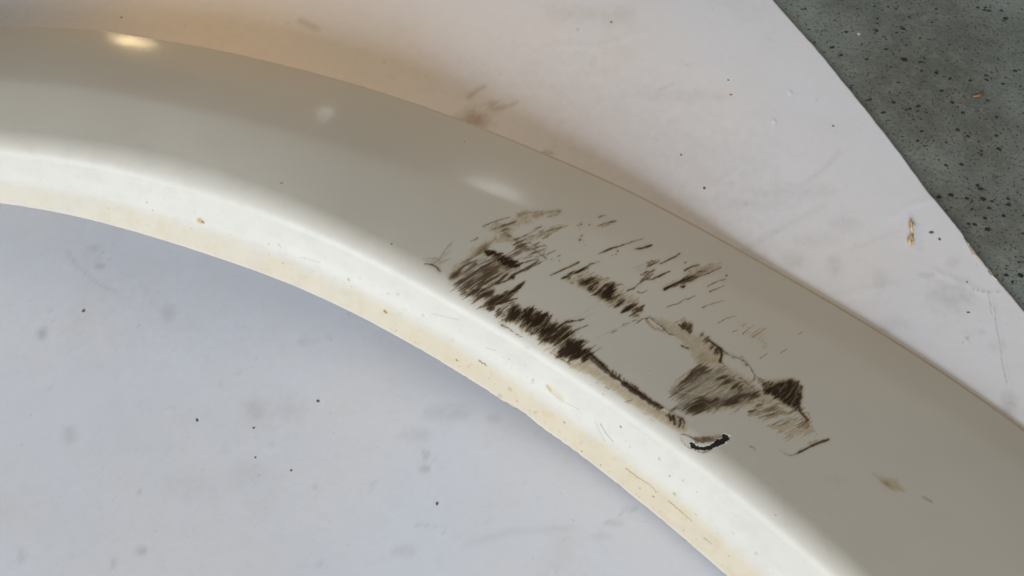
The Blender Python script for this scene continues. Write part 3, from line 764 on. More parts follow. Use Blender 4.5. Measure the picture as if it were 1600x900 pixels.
# ------------------------------------------------------------------ fender shape
Iy = spline([-500, -320, -160, 0, 101, 236, 351, 405, 540, 650, 746, 783, 824, 905, 979, 1070, 1136, 1200, 1300, 1420, 1700],
            [303, 296, 301, 317, 334, 369, 406, 425, 483, 542, 600, 624, 652, 709, 767, 842, 900, 958, 1052, 1170, 1460])
Ry = spline([-500, -320, -150, 0, 135, 270, 371, 530, 631, 716, 817, 901, 1000, 1094, 1195, 1296, 1400, 1550, 1700, 1850],
            [202, 196, 203, 218, 235, 264, 297, 364, 416, 464, 522, 576, 644, 712, 791, 878, 972, 1112, 1255, 1402])
Oy = spline([-500, -320, -150, 0, 135, 236, 337, 439, 540, 699, 749, 867, 982, 1060, 1229, 1397, 1499, 1600, 1750, 1900, 2050],
            [41, 36, 35, 40, 46, 60, 78, 101, 128, 180, 199, 247, 298, 338, 432, 532, 599, 671, 782, 900, 1020])
UK = [0, 1, 2, 3, 4, 5, 6, 7, 8, 9]
xI_ = spline(UK, [-500, 0, 236, 405, 540, 746, 905, 1070, 1330, 1560])
xR_ = spline(UK, [-495, 10, 258, 440, 590, 812, 982, 1158, 1430, 1660])
xO_ = spline(UK, [-480, 40, 316, 518, 687, 941, 1146, 1325, 1650, 1930])
zI_ = spline(UK, [33, 31, 27.5, 23, 17.5, 10, 5.2, 3.2, 2.8, 2.8])
zR_ = spline(UK, [53, 51, 47.5, 43.5, 37.5, 30, 26.2, 25.8, 26, 26])
zO_ = spline(UK, [38, 36, 33, 29, 21.5, 11, 3.6, 1.7, 1.2, 1.2])
MM = 0.001


def sections(u):
    I = unproject(xI_(u), Iy(xI_(u)), zI_(u) * MM)
    R = unproject(xR_(u), Ry(xR_(u)), zR_(u) * MM)
    O = unproject(xO_(u), Oy(xO_(u)), zO_(u) * MM)
    return I, R, O


def nrm(v):
    return v / (np.linalg.norm(v, axis=-1, keepdims=True) + 1e-12)


def section_dirs(u):
    I, R, O = sections(u)
    I2, R2, O2 = sections(u + 1e-3)
    T = nrm(R2 - R)
    nf = nrm(np.cross(nrm(R - I), T)); nf *= np.sign(nf[:, 2:3])
    npn = nrm(np.cross(nrm(O - R), T)); npn *= np.sign(npn[:, 2:3])
    return I, R, O, nf, npn


FIL = 0.0048                                     # fillet reach on the flange side of the crest
FILB = 0.0066                                    # and on the face side


def fold_height(uu, W):
    """camber: a soft fold that runs from mid-width at the left to the outer edge at the right"""
    wc = np.interp(uu, [0, 2, 4, 6, 9], [.34, .32, .44, .72, .85])
    hk = np.interp(uu, [0, 2, 4, 6, 9], [3.9, 3.5, 2.2, 1.5, 1.4]) * MM
    k = 0.04

    def tent(w):
        return -np.sqrt((w - wc)**2 + k * k)
    def rel(w):
        return tent(w) - (tent(0.0) + (tent(1.0) - tent(0.0)) * w)
    t = rel(W) / rel(wc)
    return hk * (.46 * t + .54 * 4 * W * (1 - W))


def crest(u):
    I, R, O, nf, npn = section_dirs(u)
    dI = nrm(I - R); dO = nrm(O - R)
    B = R + dO * FILB
    L = np.linalg.norm(O - B, axis=1)
    slope = fold_height(u, np.full_like(u, .01)) / .01 / L
    q = np.clip(slope * FILB / np.maximum(.3, -(dI * npn).sum(1)), 0, .004)
    Rc = R + dI * q[:, None]
    A = R + dI * (FIL + q)[:, None]
    return I, O, A, B, Rc, nf, npn


def panel_points(u, v):
    """v 0..1 from the flange side of the crest fillet to the outer edge"""
    I, O, A, B, Rc, nf, npn = crest(u)
    vf = .128                                    # share of v used by the fillet
    t = np.clip(v / vf, 0, 1)[None, :, None]
    fil = (1 - t)**2 * A[:, None] + 2 * t * (1 - t) * Rc[:, None] + t * t * B[:, None]
    w = np.clip((v - vf) / (1 - vf), 0, 1)
    fl = B[:, None] + (O - B)[:, None] * w[None, :, None]
    fl = fl + npn[:, None] * fold_height(u[:, None], w[None, :])[..., None]
    return np.where((v < vf)[None, :, None], fil, fl)


def flange_points(u, v):
    """v 0..1 from the bottom edge up to the crest fillet"""
    I, O, A, B, Rc, nf, npn = crest(u)
    P = I[:, None] + (A - I)[:, None] * v[None, :, None]
    bulge = 0.55 * MM * np.exp(-((v - .52) / .16)**2)
    return P + nf[:, None] * bulge[None, :, None]


def grid_normals(P):
    du = np.gradient(P, axis=0); dv = np.gradient(P, axis=1)
    n = nrm(np.cross(du, dv)); n *= np.sign(n[..., 2:3] + 1e-9)
    return n


def u_axis(fine_a, fine_b, nf, nc0, nc1):
    return np.concatenate([np.linspace(0, fine_a, nc0, endpoint=False), np.linspace(fine_a, fine_b, nf, endpoint=False), np.linspace(fine_b, 9, nc1)])


# ------------------------------------------------------------------ fender
paint_scuffs()
smear_scuffs()
paint_flange()

fender_loc = np.array([0.0, 0.17, 0.0])
fender = thing('fender', fender_loc, 'glossy off-white curved plastic fender with dark scuffs and a chipped hole', 'fender')


def place(P):
    return P - fender_loc


# inner flange
uf = u_axis(0.75, 7.45, 1500, 60, 70)
vf = np.linspace(0, 1, 92)
PF = flange_points(uf, vf)
I, R, O, nf, npn = section_dirs(uf)
ipx = xI_(uf)
chip = .014 * smooth(783, 796, ipx) * smooth(850, 812, ipx) + .018 * smooth(800, 806, ipx) * smooth(856, 815, ipx) + .006 * (fbm(ipx / 16, ipx * 0, 5) - .5) + .006 * smooth(.62, .8, vn(ipx / 7, ipx * 0, 9)) * smooth(550, 700, ipx)
dn = (1 - vf)[None, :, None] ** 3
PF = PF + (R - I)[:, None] * chip[:, None, None] * dn
fx, fy = project(PF)
md, mt, mg = (C.sample(k, fx, fy) for k in ('dark', 'tan', 'grey'))
VF, UF = np.meshgrid(vf, uf)
st = smooth(.56, .30, VF + .10 * (fbm(fx / 60, fy / 60, 31, 3) - .5)) * smooth(-.06, .06, VF) * (.55 + .45 * fbm(fx / 34, fy / 34, 37, 4))
st = st * np.interp(fx, [-100, 100, 400, 700, 1200], [.40, .55, .70, .98, 1.0])
st = np.clip(st + (.22 * smooth(.62, .35, VF)) * smooth(.56, .72, fbm(fx / 12, fy / 12, 71, 4)), 0, 1)
GN = grid_normals(PF)
PF = PF + GN * ((fbm(fx / 30, fy / 30, 91, 3) - .5) * .00010 + (fbm(fx / 5, fy / 5, 95, 3) - .5) * .000025)[..., None]
# rolled bottom edge and the hidden back face
E0 = PF[:, 0]; dI = nrm(PF[:, 0] - PF[:, 3]); nn = nf
rows = []
for k, (a, b) in enumerate([(-.7, 2.0), (-.35, 2.0), (.0, 1.9), (.28, 1.5), (.34, 1.0), (.30, .45), (.16, .12)]):
    rows.append(E0 + dI * (a * MM) - nn * (b * MM))
rows.insert(0, E0 - dI * .017 - nn * .0022)
back = np.stack(rows, 1)
PFa = np.concatenate([back, PF], 1)
nb = back.shape[1]
ma = np.zeros(PFa.shape); ma[:, nb:, 0] = md; ma[:, nb:, 1] = mt; ma[:, nb:, 2] = mg
sa = np.zeros(PFa.shape); sa[:, nb:, 0] = st; sa[:, :nb, 0] = .12; sa[:, nb:, 1] = C.sample('rust', fx, fy); sa[..., 2] = 1.0
fl = mesh_from('inner_flange', place(PFa), grid_faces(*PFa.shape[:2]), M_fender, fender, {'marks': ma, 'soil': sa})
fl['label'] = 'bright upright inner flange speckled with brown dirt'

# scuffed face
up = u_axis(3.75, 7.25, 1060, 190, 80)
vp = np.linspace(0, 1, 560)
PP = panel_points(up, vp)
PN = grid_normals(PP)
qx, qy = project(PP)
md, mt, mg, ml = (C.sample(k, qx, qy) for k in ('dark', 'tan', 'grey', 'lift'))
wav = (fbm(qx / 80, qy / 80, 131, 2) - .5) * .00008 + (fbm(qx / 14, qy / 14, 133, 2) - .5) * .000002
DIS = wav + ml * .00018 - md * .00007 + (md + mg * .6) * (fbm(qx / 3, qy / 3, 135, 2) - .5) * .00006
HOLE = np.array([(1077, 692), (1083, 692.5), (1089, 696), (1096, 698), (1105, 696.5), (1112, 695), (1116, 690), (1122, 686), (1129, 684), (1132, 677.5), (1135, 679), (1139, 682), (1141.5, 684), (1137, 688), (1129, 693), (1120, 698), (1113, 701), (1107, 702.5), (1096, 702.5), (1087, 701.5), (1081, 699)], float)
near = (qx > 1050) & (qx < 1160) & (qy > 660) & (qy < 720)
sd = np.full(qx.shape, -99.0)
jx = (fbm(qx[near] / 3.4, qy[near] / 3.4, 151, 3) - .5) * 4.5; jy = (fbm(qx[near] / 3.4, qy[near] / 3.4, 152, 3) - .5) * 4.5
sd[near] = poly_sd(HOLE, qx[near] + jx, qy[near] + jy)
DIS = DIS - .00012 * smooth(-9, -1, sd) * smooth(1080, 1060, qx)
DIS = DIS * smooth(0, .035, vp)[None, :]
P0 = PP
PP = PP + PN * DIS[..., None]
hole = sd > -1.2
nu, nv = PP.shape[:2]
F = grid_faces(nu, nv)
cell = (hole[:-1, :-1] & hole[1:, :-1] & hole[1:, 1:] & hole[:-1, 1:])
keep = ~cell.ravel()
Vall = PP.reshape(-1, 3)
low = (PP - PN * .00022).reshape(-1, 3)
# paint thickness: walls round the hole
base_n = len(Vall)
edges = []
ci = np.argwhere(cell)
for a, b in ci:
    q = [(a, b), (a + 1, b), (a + 1, b + 1), (a, b + 1)]
    for k, (da, db) in enumerate([(0, -1), (1, 0), (0, 1), (-1, 0)]):
        if not cell[a + da, b + db]:
            e = q[k], q[(k + 1) % 4]
            edges.append((e[0][0] * nv + e[0][1], e[1][0] * nv + e[1][1]))
edges = np.array(edges)
eu = np.unique(edges); remap = {int(v): base_n + i for i, v in enumerate(eu)}
wall = np.array([[a, b, remap[int(b)], remap[int(a)]] for a, b in edges])
Vx = np.concatenate([Vall, low[eu]])
VPn = np.broadcast_to(vp[None], qx.shape)
grime = smooth(.984, .996, VPn) * np.interp(up, [3.5, 5, 9], [.12, .62, .70])[:, None] * (.6 + .4 * fbm(qx / 14, qy / 14, 171, 3))
mt = np.maximum(mt, grime)
mk = np.stack([md, mt, mg], -1).reshape(-1, 3)
so = np.zeros_like(mk)
# a slight film of yellow dirt where the face meets the ground at its outer edge
so[:, 2] = smooth(.30, .02, np.broadcast_to(vp[None], qx.shape)).ravel()
so[:, 0] = (.10 * smooth(.965, 1.0, np.broadcast_to(vp[None], qx.shape))).ravel()
ext = np.zeros((len(eu), 3))
pan = mesh_from('scuffed_face', place(Vx), np.concatenate([F[keep], wall]), M_fender, fender, {'marks': np.concatenate([mk, ext]), 'soil': np.concatenate([so, ext])})
pan['label'] = 'broad glossy face with brown and black scrape marks'


def panel_at(px, py):
    k = np.argmin((qx - px)**2 + (qy - py)**2)
    return PP.reshape(-1, 3)[k], PN.reshape(-1, 3)[k]


# black plastic laid bare under the chipped hole
ii = np.argwhere(near); a0, b0 = ii.min(0); a1, b1 = ii.max(0)
sub = (P0 - PN * .00045)[a0:a1:4, b0:b1:4]
sx, sy = project(sub)
sub = sub + PN[a0:a1:4, b0:b1:4] * ((fbm(sx / 3, sy / 3, 161, 3) - .5) * .0004)[..., None]
s_ = mesh_from('exposed_base', place(sub), grid_faces(*sub.shape[:2]), M_black, pan)

# outer rim: rolls over and drops to the board
E0 = PP[:, -1]; dO = nrm(PP[:, -1] - PP[:, -6]); n0 = PN[:, -1]
rim = [E0]
r0 = .0012
for th in np.linspace(.25, math.pi / 2, 6):
    rim.append(E0 + dO * r0 * math.sin(th) - n0 * r0 * (1 - math.cos(th)))
last = rim[-1]
zb = np.minimum(.0008, last[:, 2] * .5)
for f in (.15, .5, 1.0):
    q = last.copy() - np.array([0, 1, 0]) * .0006 * f
    q[:, 2] = last[:, 2] + (zb - last[:, 2]) * f
    rim.append(q)
rim = np.stack(rim, 1)
sl = np.zeros(rim.shape); sl[..., 0] = .75
mr = np.zeros(rim.shape); mr[:, 3:, 1] = .35
mesh_from('outer_rim', place(rim), grid_faces(*rim.shape[:2]), M_fender, fender, {'marks': mr, 'soil': sl})


# paint crumbs round the hole
rng = np.random.default_rng(5)


def lump_mesh(name, mat, rx, ry, rz, seed, flat=.35, rings=4, seg=9):
    r = np.random.default_rng(seed)
    V = [(0, 0, rz)]
    for i in range(1, rings):
        th = math.pi * i / rings
        for j in range(seg):
            ph = 2 * math.pi * j / seg + .2 * r.standard_normal()
            k = 1 + .22 * r.standard_normal()
            V.append((rx * k * math.sin(th) * math.cos(ph), ry * k * math.sin(th) * math.sin(ph), max(-flat * rz, rz * math.cos(th) * (1 + .2 * r.standard_normal()))))
    V.append((0, 0, -flat * rz))
    Fq = []
    T = []
    for j in range(seg):
        T.append((0, 1 + j, 1 + (j + 1) % seg))
    for i in range(rings - 2):
        for j in range(seg):
            a = 1 + i * seg + j; b = 1 + i * seg + (j + 1) % seg
            T += [(a, a + seg, b + seg), (a, b + seg, b)]
    n = len(V) - 1; o = 1 + (rings - 2) * seg
    for j in range(seg):
        T.append((n, o + (j + 1) % seg, o + j))
    me = bpy.data.meshes.new(name)
    me.from_pydata(V, [], T); me.update()
    me.materials.append(mat)
    return me


flake_meshes = [lump_mesh('paint_flake', M_flake, .00030, .00018, .00012, 40 + k, .4, 4, 7) for k in range(4)]
flakes = [(1134.5, 690.5), (1138, 688.5), (1140.5, 686.5), (1142.5, 683.5), (1141, 680), (1138.5, 678), (1124, 697)]
for k, (px, py) in enumerate(flakes):
    o = bpy.data.objects.new('paint_flake', flake_meshes[k % 4]); col.objects.link(o)
    P, n = panel_at(px, py)
    o.parent = pan
    o.location = place(P - n * .00002)
    q = Vector(n).to_track_quat('Z', 'Y')
    o.rotation_mode = 'QUATERNION'
    from mathutils import Quaternion
    o.rotation_quaternion = q @ Quaternion((0, 0, 1), .5 + rng.uniform(-.7, .7))
    s = rng.uniform(.7, 1.25); o.scale = (s, s, s * rng.uniform(.7, 1.2))


# ------------------------------------------------------------------ white board
B = Chart(['dark', 'tan', 'grey', 'lift'])


def paint_board():
    F, L, S, D = B.fill, B.line, B.soft, B.dot
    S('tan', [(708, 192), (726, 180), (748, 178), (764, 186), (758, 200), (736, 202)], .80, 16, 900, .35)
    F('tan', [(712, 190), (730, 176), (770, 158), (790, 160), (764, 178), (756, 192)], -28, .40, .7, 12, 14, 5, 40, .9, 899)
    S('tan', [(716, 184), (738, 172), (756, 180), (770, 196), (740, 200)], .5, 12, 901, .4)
    L('tan', [(733, 152), (745, 142), (757, 136)], 3, 2, .45, .6, 902, 5)
    L('tan', [(770, 172), (795, 166), (808, 160)], 3, 2, .40, .6, 903, 5)
    L('tan', [(470, 33), (482, 38), (494, 44)], 3, 2, .42, .8, 904, 8)
    L('tan', [(850, 238), (862, 240)], 3, 2, .45, .5, 905, 3)
    S('tan', [(850, 10), (905, 15), (990, 20), (985, 40), (930, 30), (860, 30)], .20, 18, 906, .5)
    for p, a in [([(-60, -60), (300, -60), (560, -10), (700, 90), (560, 100), (300, 60), (-60, 20)], .0)]:
        pass
    # grey smudges
    for (x, y, rx, ry, a) in [(65, 520, 7, 10, .45), (72, 524, 3, 3, .3), (262, 488, 10, 14, .22), (157, 416, 9, 4, .40), (145, 388, 12, 5, .20), (110, 680, 10, 14, .32), (515, 525, 6, 6, .15), (700, 645, 36, 14, .20), (650, 680, 26, 12, .18), (772, 654, 12, 6, .18), (220, 860, 9, 6, .35), (178, 880, 5, 9, .3), (35, 870, 5, 14, .25), (500, 880, 6, 4, .3), (345, 600, 4, 4, .2), (960, 817, 14, 4, .35), (985, 795, 12, 3, .3), (940, 838, 20, 5, .16), (1240, 408, 16, 12, .22), (1305, 414, 12, 16, .22), (1375, 440, 10, 18, .18), (1488, 462, 34, 26, .24), (1448, 430, 14, 5, .26), (1320, 350, 26, 12, .14), (1275, 375, 40, 10, .10), (1490, 410, 12, 10, .16), (1576, 632, 12, 22, .30), (1535, 518, 6, 5, .2), (1560, 540, 16, 10, .12), (1240, 300, 70, 12, .13), (1190, 320, 60, 10, .10), (1070, 150, 80, 10, .10), (1400, 505, 30, 10, .12), (1385, 515, 10, 5, .25), (630, 860, 20, 10, .16), (450, 640, 30, 20, .14), (400, 640, 20, 14, .2), (395, 740, 30, 18, .1), (300, 760, 50, 20, .08), (665, 712, 5, 10, .35), (663, 733, 9, 5, .40), (582, 760, 3, 8, .2), (480, 535, 16, 6, .12), (980, 690, 6, 5, .25), (1040, 796, 14, 4, .3)]:
        P = [(x + rx * math.cos(t), y + ry * math.sin(t)) for t in np.linspace(0, 6.28, 9)[:-1]]
        S('grey', P, a, max(4, .8 * min(rx, ry)), int(x) + 3, .55)
    for p, w, a in [([(105, 392), (118, 412), (138, 432), (160, 447), (182, 457)], 2.2, .22), ([(222, 440), (232, 460), (240, 478)], 2.5, .12), ([(655, 700), (668, 708), (678, 720)], 1.3, .4), ([(578, 768), (588, 750)], 1.2, .3), ([(1330, 390), (1380, 370), (1440, 350)], 3, .08), ([(1160, 392), (1230, 352), (1290, 320)], 5, .10), ([(1240, 300), (1290, 262), (1310, 240)], 4, .12), ([(1030, 140), (1052, 132)], 1.5, .25), ([(730, 850), (800, 830), (900, 825)], 6, .10), ([(650, 820), (680, 822)], 2, .25)]:
        L('grey', p, w, w * .6, a, .5, int(p[0][0]), w + 1.5)
    for p in [[(1545, 460), (1548, 480), (1549, 490)], [(1553, 480), (1556, 505), (1563, 540), (1566, 570), (1574, 600)], [(1520, 452), (1545, 457), (1560, 456)], [(1505, 535), (1515, 525), (1522, 522)]]:
        L('grey', p, .7, .6, .55, .5, int(p[0][0]), 1.0, .1)
        L('lift', [(x + 3, y) for x, y in p], 1.2, 1, .5, .4, int(p[0][0]), 2.5)
    for p in [[(1395, 340), (1420, 322), (1455, 313)], [(1290, 470), (1340, 455), (1400, 445)], [(1460, 425), (1500, 440), (1540, 460)], [(800, 100), (870, 70), (930, 74), (1010, 50)], [(1105, 300), (1165, 255)], [(880, 100), (930, 72)]]:
        L('lift', p, 3, 2, .5, .4, int(p[0][1]), 7)
    for (x, y) in [(690, 832), (866, 890), (762, 700), (802, 735), (935, 828), (1510, 533), (1345, 460), (1235, 145), (1210, 190), (75, 487), (105, 545), (268, 640), (420, 700)]:
        D('lift', x, y, 3, .8); D('grey', x + 2, y + 3, 1.8, .18)
    # fine dirt scattered over the sheet
    for k in range(420):
        r = lambda i: float(h2(np.array(k), np.array(i), 321))
        x = -40 + 1660 * r(1); y = -40 + 980 * r(2)
        D('grey' if r(3) < .7 else 'tan', x, y, .8 + 2.2 * r(4) ** 4, .08 + .30 * r(5) ** 2)


paint_board()
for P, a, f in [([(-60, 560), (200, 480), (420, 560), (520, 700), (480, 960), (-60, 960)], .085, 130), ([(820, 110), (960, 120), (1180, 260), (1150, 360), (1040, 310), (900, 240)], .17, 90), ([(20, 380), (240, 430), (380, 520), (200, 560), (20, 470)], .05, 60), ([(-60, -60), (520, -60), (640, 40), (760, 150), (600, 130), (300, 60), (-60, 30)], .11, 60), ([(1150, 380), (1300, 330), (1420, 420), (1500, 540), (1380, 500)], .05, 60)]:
    B.soft('tan', P, a, f, 940, .35, 'add')  # tan stains; those behind the fender also paint in its warm shade
edge_px = np.array([(1100, -134), (1208, 0), (1276, 76), (1347, 163), (1397, 226), (1448, 296), (1475, 329), (1502, 361), (1512, 379), (1522, 391), (1533, 405), (1548, 424), (1558, 438), (1572, 452), (1600, 485), (1750, 662)], float)
EP = unproject(edge_px[:, 0], edge_px[:, 1], 0.0)
e0, e1 = EP[1], EP[-2]
ed = (e1 - e0) / np.linalg.norm(e1 - e0)
en = np.array([ed[1], -ed[0], 0.0])
if en[0] > 0: en = -en
tk = (EP - e0) @ ed; sk = (EP - e0) @ en
tl = np.linalg.norm(e1 - e0)
# rows along the edge, columns inward
tt = np.concatenate([np.linspace(-.42, -.20, 60, endpoint=False), np.arange(-.20, tl + .22, .0009), np.linspace(tl + .22, tl + .5, 40)])
ss = np.concatenate([np.arange(0, .042, .00045), np.arange(.042, .44, .0012), np.linspace(.44, .9, 70)])
off = np.interp(tt, tk, sk)
off = np.convolve(np.pad(off, 4, mode='edge'), np.ones(5) / 5, 'same')[4:-4]
off = off + (fbm(tt / .004, tt * 0, 3, 3) - .5) * .0005 + (fbm(tt / .0011, tt * 0, 8, 3) - .5) * .0005 * np.interp(tt, [tk[6], tk[8], tk[13], tk[14]], [.2, 1, 1, .2])
PB = e0 + ed * tt[:, None, None] + en * (ss[None, :] + off[:, None] * np.exp(-ss / .05)[None, :])[..., None]
bx, by = project(PB)
vis = ((PB - CAM) @ FWD) > .03
bx = np.where(vis, bx, -9999); by = np.where(vis, by, -9999)
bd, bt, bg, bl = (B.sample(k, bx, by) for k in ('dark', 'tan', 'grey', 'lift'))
X, Y = PB[..., 0], PB[..., 1]
PB = PB.copy()
PB[..., 2] = (fbm(X / .09, Y / .09, 201, 3) - .5) * .0010 * smooth(0, .05, ss)[None, :] + (fbm(X / .016, Y / .016, 205, 3) - .5) * .00012 + bl * .0003
PB[..., 2] = np.where(ss[None, :] < 1e-6, -.00025, PB[..., 2])
board = thing('white_board', (0, 0.17, -.0022), 'thin dirty white board lying on the grey floor under the fender', 'board')
bl_ = np.array([0, .17, -.0022])
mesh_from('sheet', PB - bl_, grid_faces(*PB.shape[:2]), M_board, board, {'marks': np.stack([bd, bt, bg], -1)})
ce = PB[:, 0]
side = np.stack([ce, ce - en * .00012 + np.array([0, 0, -.0007]), ce + np.array([0, 0, -.0014]), ce + en * .00015 + np.array([0, 0, -.00205])], 1)
mesh_from('cut_edge', side - bl_, grid_faces(*side.shape[:2]), M_fibre, board)


def sliver(name, pts, w, mat, parent, loc, curl=.0003, h=.00025):
    """thin torn strip: tapered, curled, with thickness"""
    P = np.array(pts, float); n = len(P)
    d = nrm(np.gradient(P, axis=0)); sd_ = np.stack([-d[:, 1], d[:, 0], d[:, 2] * 0], 1)
    ww = w * np.sin(np.linspace(.25, math.pi - .15, n)) ** .8
    up_ = np.array([0, 0, 1.0])
    A = P + sd_ * ww[:, None] + up_ * curl; Bq = P - sd_ * ww[:, None]
    M = P + up_ * (curl * .5 + h)
    ring = np.stack([A, M, Bq, P - up_ * .00008], 1)
    V = ring.reshape(-1, 3) - loc
    Fs = []
    for i in range(n - 1):
        for j in range(4):
            Fs.append((i * 4 + j, (i + 1) * 4 + j, (i + 1) * 4 + (j + 1) % 4, i * 4 + (j + 1) % 4))
    Fs += [(0, 1, 2, 3), ((n - 1) * 4 + 3, (n - 1) * 4 + 2, (n - 1) * 4 + 1, (n - 1) * 4)]
    return mesh_from(name, V, np.array(Fs), mat, parent)


for pts, w in [([(1511, 379), (1514, 384), (1519, 392), (1525, 400), (1532, 408)], .0004), ([(1514, 385), (1521, 398), (1528, 404)], .0003), ([(1544, 424), (1550, 432), (1558, 439)], .00035)]:
    p3 = unproject([p[0] for p in pts], [p[1] for p in pts], .0002)
    sliver('torn_fibre', p3, w, M_fibre, board, bl_)


# ------------------------------------------------------------------ floor
FZ = -.0024
me = bpy.data.meshes.new('floor')
me.from_pydata([(-4, -4, FZ), (4, -4, FZ), (4, 4, FZ), (-4, 4, FZ)], [], [(0, 1, 2, 3)])
me.materials.append(M_floor)
floor = bpy.data.objects.new('floor', me); col.objects.link(floor)
tag(floor, 'grey speckled concrete floor', None, None, 'structure')

rg = np.random.default_rng(11)
V, T = [], []


def stone(x, y, r, asp, ang):
    n = 7; b = len(V)
    V.append((x, y, FZ + .00018))
    for ring, (k, z) in enumerate([(.7, .00014), (1.0, -.0001)]):
        for j in range(n):
            ph = 2 * math.pi * j / n
            q = k * r * (1 + .35 * rg.uniform(-1, 1) * (ring == 1) )
            a, c = q * math.cos(ph) * asp, q * math.sin(ph) / asp
            V.append((x + a * math.cos(ang) - c * math.sin(ang), y + a * math.sin(ang) + c * math.cos(ang), FZ + z))
    for j in range(n):
        j2 = (j + 1) % n
        T.append((b, b + 1 + j, b + 1 + j2))
        T.append((b + 1 + j, b + 1 + n + j, b + 1 + n + j2)); T.append((b + 1 + j, b + 1 + n + j2, b + 1 + j2))


known = [(1258, 14, 5), (1411, 45, 8), (1370, 48, 8), (1371, 29, 6), (1371, 37, 5), (1413, 93, 11), (1438, 97, 6), (1444, 91, 5), (1353, 93, 6), (1300, 74, 8), (1314, 86, 7), (1380, 176, 7), (1435, 166, 8), (1422, 170, 6), (1416, 172, 6), (1396, 160, 7), (1528, 12, 6), (1545, 17, 8), (1565, 17, 7), (1571, 29, 9), (1463, 114, 8), (1484, 123, 7), (1586, 111, 8), (1541, 125, 7), (1567, 131, 6), (1516, 126, 6), (1471, 142, 7), (1488, 160, 7), (1505, 176, 6), (1543, 158, 5), (1486, 305, 9), (1536, 311, 9), (1545, 325, 7), (1510, 310, 7), (1550, 315, 6), (1467, 308, 10), (1568, 337, 7), (1539, 341, 8), (1513, 350, 7), (1523, 351, 7), (1543, 358, 9), (1594, 430, 10), (1592, 410, 5), (1582, 440, 5), (1572, 430, 7), (1598, 365, 5), (1557, 212, 7), (1561, 233, 9), (1532, 295, 9), (1527, 290, 7), (1575, 311, 7), (1576, 320, 8), (1478, 258, 6), (1502, 257, 7), (1440, 205, 6), (1434, 220, 6), (1557, 183, 6), (1512, 213, 7), (1496, 203, 7), (1404, 129, 5), (1384, 77, 6), (1322, 50, 7), (1401, 51, 5), (1380, 58, 4), (1456, 35, 5), (1463, 14, 5), (1400, 14, 5), (1367, 10, 5), (1340, 14, 4)]
for (px, py, d) in known:
    p = unproject(px, py, FZ); dep = (p - CAM) @ FWD
    stone(p[0], p[1], d / 2 * dep / FPX * 1.1, rg.uniform(1.0, 1.35), rg.uniform(-.4, .6))
for k in range(11000):
    px = rg.uniform(1150, 2300); py = rg.uniform(-140, 950)
    if px - 1190 < (py) * .8: continue
    p = unproject(px, py, FZ); dep = (p - CAM) @ FWD
    d = np.clip(rg.lognormal(.62, .48), 1.0, 6.5)
    stone(p[0], p[1], d / 2 * dep / FPX, rg.uniform(1.0, 1.4), rg.uniform(-.5, .8))
me = bpy.data.meshes.new('aggregate'); me.from_pydata(V, [], T); me.materials.append(M_stone)
ag = bpy.data.objects.new('aggregate', me); col.objects.link(ag); ag.parent = floor; ag['kind'] = 'stuff'


# ------------------------------------------------------------------ loose crumbs
def crumb(name, px, py, dx, dy, ang, mat, label, cat, z=0.0, group=None, hh=.32, seed=1):
    p = unproject(px, py, z); dep = (p - CAM) @ FWD; s = dep / FPX / 2
    s *= .74
    me = lump_mesh(name, mat, dx * s, dy * s / .84, min(dx, dy) * s * hh, seed, .3, 5, 9)
    o = bpy.data.objects.new(name, me); col.objects.link(o)
    # sit on the sheet, whose surface undulates a little
    zz = z
    if z == 0.0:
        k = np.argmin((PB[..., 0] - p[0])**2 + (PB[..., 1] - p[1])**2); zz = PB.reshape(-1, 3)[k, 2]
    o.location = (p[0], p[1], zz + .00003); o.rotation_euler = (0, 0, math.radians(ang))
    return tag(o, label, cat, group)


G = 'loose grit grains on the white board'
crumb('grit_grain', 130, 485, 7, 7, 20, M_grit, 'round dark brown grit grain below the left end of the flange', 'grit', group=G, seed=1)
crumb('grit_grain', 497, 627, 5.5, 6.5, 60, M_grit, 'dark grit grain on the board below the middle of the flange', 'grit', group=G, seed=2)
crumb('grit_grain', 683, 787, 6, 6, 0, M_grit, 'dark grit grain alone on the board below a small torn dent', 'grit', group=G, seed=3)
crumb('grit_grain', 397, 669, 5, 4.5, 0, M_grit, 'small dark grit grain just right of an elongated greenish grain', 'grit', group=G, seed=4)
crumb('grit_grain', 308, 657, 9, 4.5, -60, M_grit, 'elongated dark grit sliver on the board at lower left', 'grit', group=G, seed=5)
crumb('grit_grain', 399, 715, 4.5, 4, 0, M_grit, 'tiny grey grit grain beside a white bump on the board', 'grit', group=G, seed=6)
crumb('grit_grain', 455, 735, 4.5, 4, 30, M_grit, 'tiny grit grain lowest and rightmost of the loose grains at lower left', 'grit', group=G, seed=7)
crumb('grit_grain', 1101, 294, 6.5, 6, 0, M_grit, 'dark round grit grain on the board above the upper right edge of the fender', 'grit', group=G, seed=8)
crumb('grit_grain', 1064, 242, 5, 5, 0, M_grit, 'small brown grit grain up left of the larger round one above the fender', 'grit', group=G, seed=9)
crumb('grit_grain', 955, 35, 5.5, 5, 0, M_grit, 'blurred dark grit grain near the top of the board', 'grit', group=G, seed=10)
crumb('grit_grain', 1302, 197, 5, 4.5, 0, M_grit, 'small dark grit grain between the wood sliver and the top of the board edge', 'grit', group=G, seed=11)
crumb('grit_grain', 1455, 363, 11, 6.5, 10, M_grit, 'flattened black grit flake right of the wood sliver', 'grit', group=G, seed=12)
crumb('grit_grain', 1468, 373.5, 6.5, 6, 0, M_grit, 'round black grit grain just below the flattened flake', 'grit', group=G, seed=13)
crumb('grit_grain', 1513, 488, 8, 3.5, 5, M_grit, 'thin dark grit sliver near the right edge of the board', 'grit', group=G, seed=14)
crumb('grit_grain', 1511, 441, 4, 4, 0, M_grit, 'tiny dark grit speck under the frayed board edge', 'grit', group=G, seed=15)
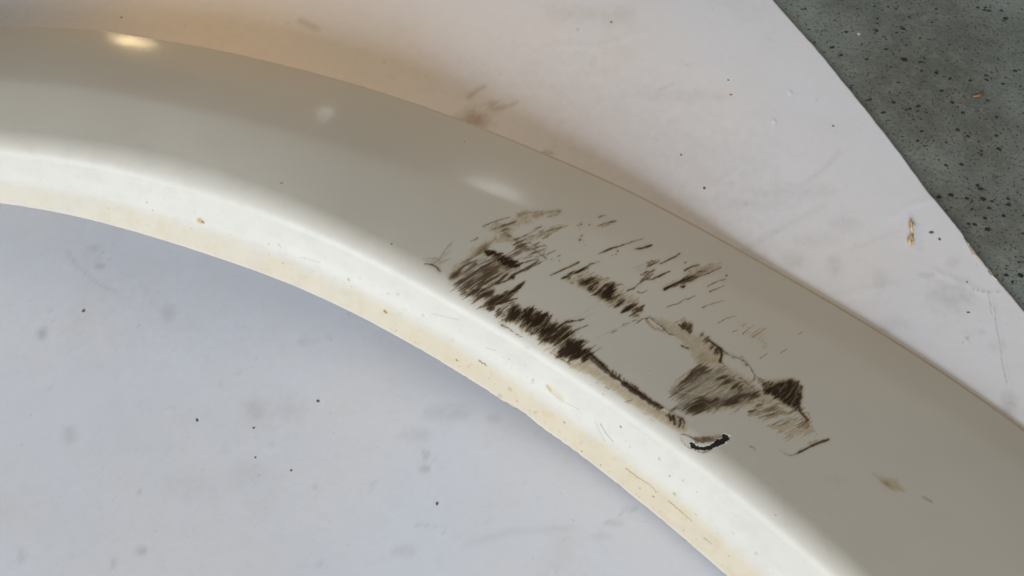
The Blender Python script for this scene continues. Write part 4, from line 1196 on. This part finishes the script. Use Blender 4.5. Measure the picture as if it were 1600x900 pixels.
crumb('grit_grain', 190, 27, 4.5, 4, 0, M_grit, 'small blurred grit speck in the brown shade behind the left end of the fender', 'grit', group=G, seed=16)
crumb('rust_crumb', 1142, 148, 6, 4.5, 15, M_rust, 'orange rust crumb on the upper right of the board', 'crumb', seed=20)
crumb('grit_grain', 1138, 125, 4.5, 4, 0, M_grit, 'small grey grit grain just above the orange rust crumb', 'grit', group=G, seed=21)
crumb('pale_crumb', 1342, 53, 7, 6, 0, M_pale, 'pale beige crumb lying on the grey floor', 'crumb', z=FZ, seed=22)
crumb('white_crumb', 1013, 582, 3.5, 3.5, 0, M_pale, 'tiny white crumb on the clean part of the fender face', 'crumb', z=.02, seed=23)
_o = bpy.data.objects['white_crumb']; _P, _n = panel_at(1013, 582); _o.location = _P

# brown fibre on the floor
pts = [(1520, 151), (1528, 150), (1537, 147)]
p3 = unproject([p[0] for p in pts], [p[1] for p in pts], FZ + .0003)
f = sliver('wood_fibre', p3, .0006, M_rust, None, p3[1]); f.location = p3[1]
tag(f, 'short orange brown fibre lying on the grey floor', 'fibre')

# wood sliver on the board: two split pieces
w0 = unproject(1424, 365, .0)
wd = thing('wood_sliver', w0, 'pale split wood sliver lying on the board left of two black grit grains', 'wood sliver')
for nm, pts, w in [('upper_splinter', [(1422.5, 343), (1423, 350), (1424, 357), (1424.5, 364)], .00062), ('bright_splinter', [(1427, 348), (1427, 353), (1427.5, 358)], .00055), ('lower_splinter', [(1426, 366), (1423, 371), (1420.5, 377), (1421, 382)], .0008), ('tail_splinter', [(1425, 368), (1425.5, 376), (1425.5, 387)], .00045)]:
    p3 = unproject([p[0] for p in pts], [p[1] for p in pts], .0006)
    sliver(nm, p3, w, M_wood if 'bright' not in nm else M_pale, wd, w0, .0004, .0005)


# ------------------------------------------------------------------ small lamps mirrored in the gloss
PNs = grid_normals(P0 + PN * 0)


def mirror_lamp(name, px, py, dist, sx, sy, radiance, color):
    k = np.argmin((qx - px)**2 + (qy - py)**2)
    P = P0.reshape(-1, 3)[k]; n = PNs.reshape(-1, 3)[k]
    v = nrm(CAM - P)
    r = 2 * (v @ n) * n - v
    print('mirror', name, P.round(3), n.round(2), r.round(2))
    return area_lamp(name, P + r * dist, P, sx, sy, radiance, color)


mirror_lamp('bulb', 208, 67, 1.6, .080, .012, 42, (1.0, .76, .40))
mirror_lamp('bulb', 203, 57, 1.6, .060, .006, 24, (1.0, .68, .36))
mirror_lamp('tube_lamp', 776, 298, 1.7, .11, .005, 80, (.95, .97, 1.0))
mirror_lamp('tube_lamp', 508, 178, 1.7, .05, .005, 40, (.95, .97, 1.0))
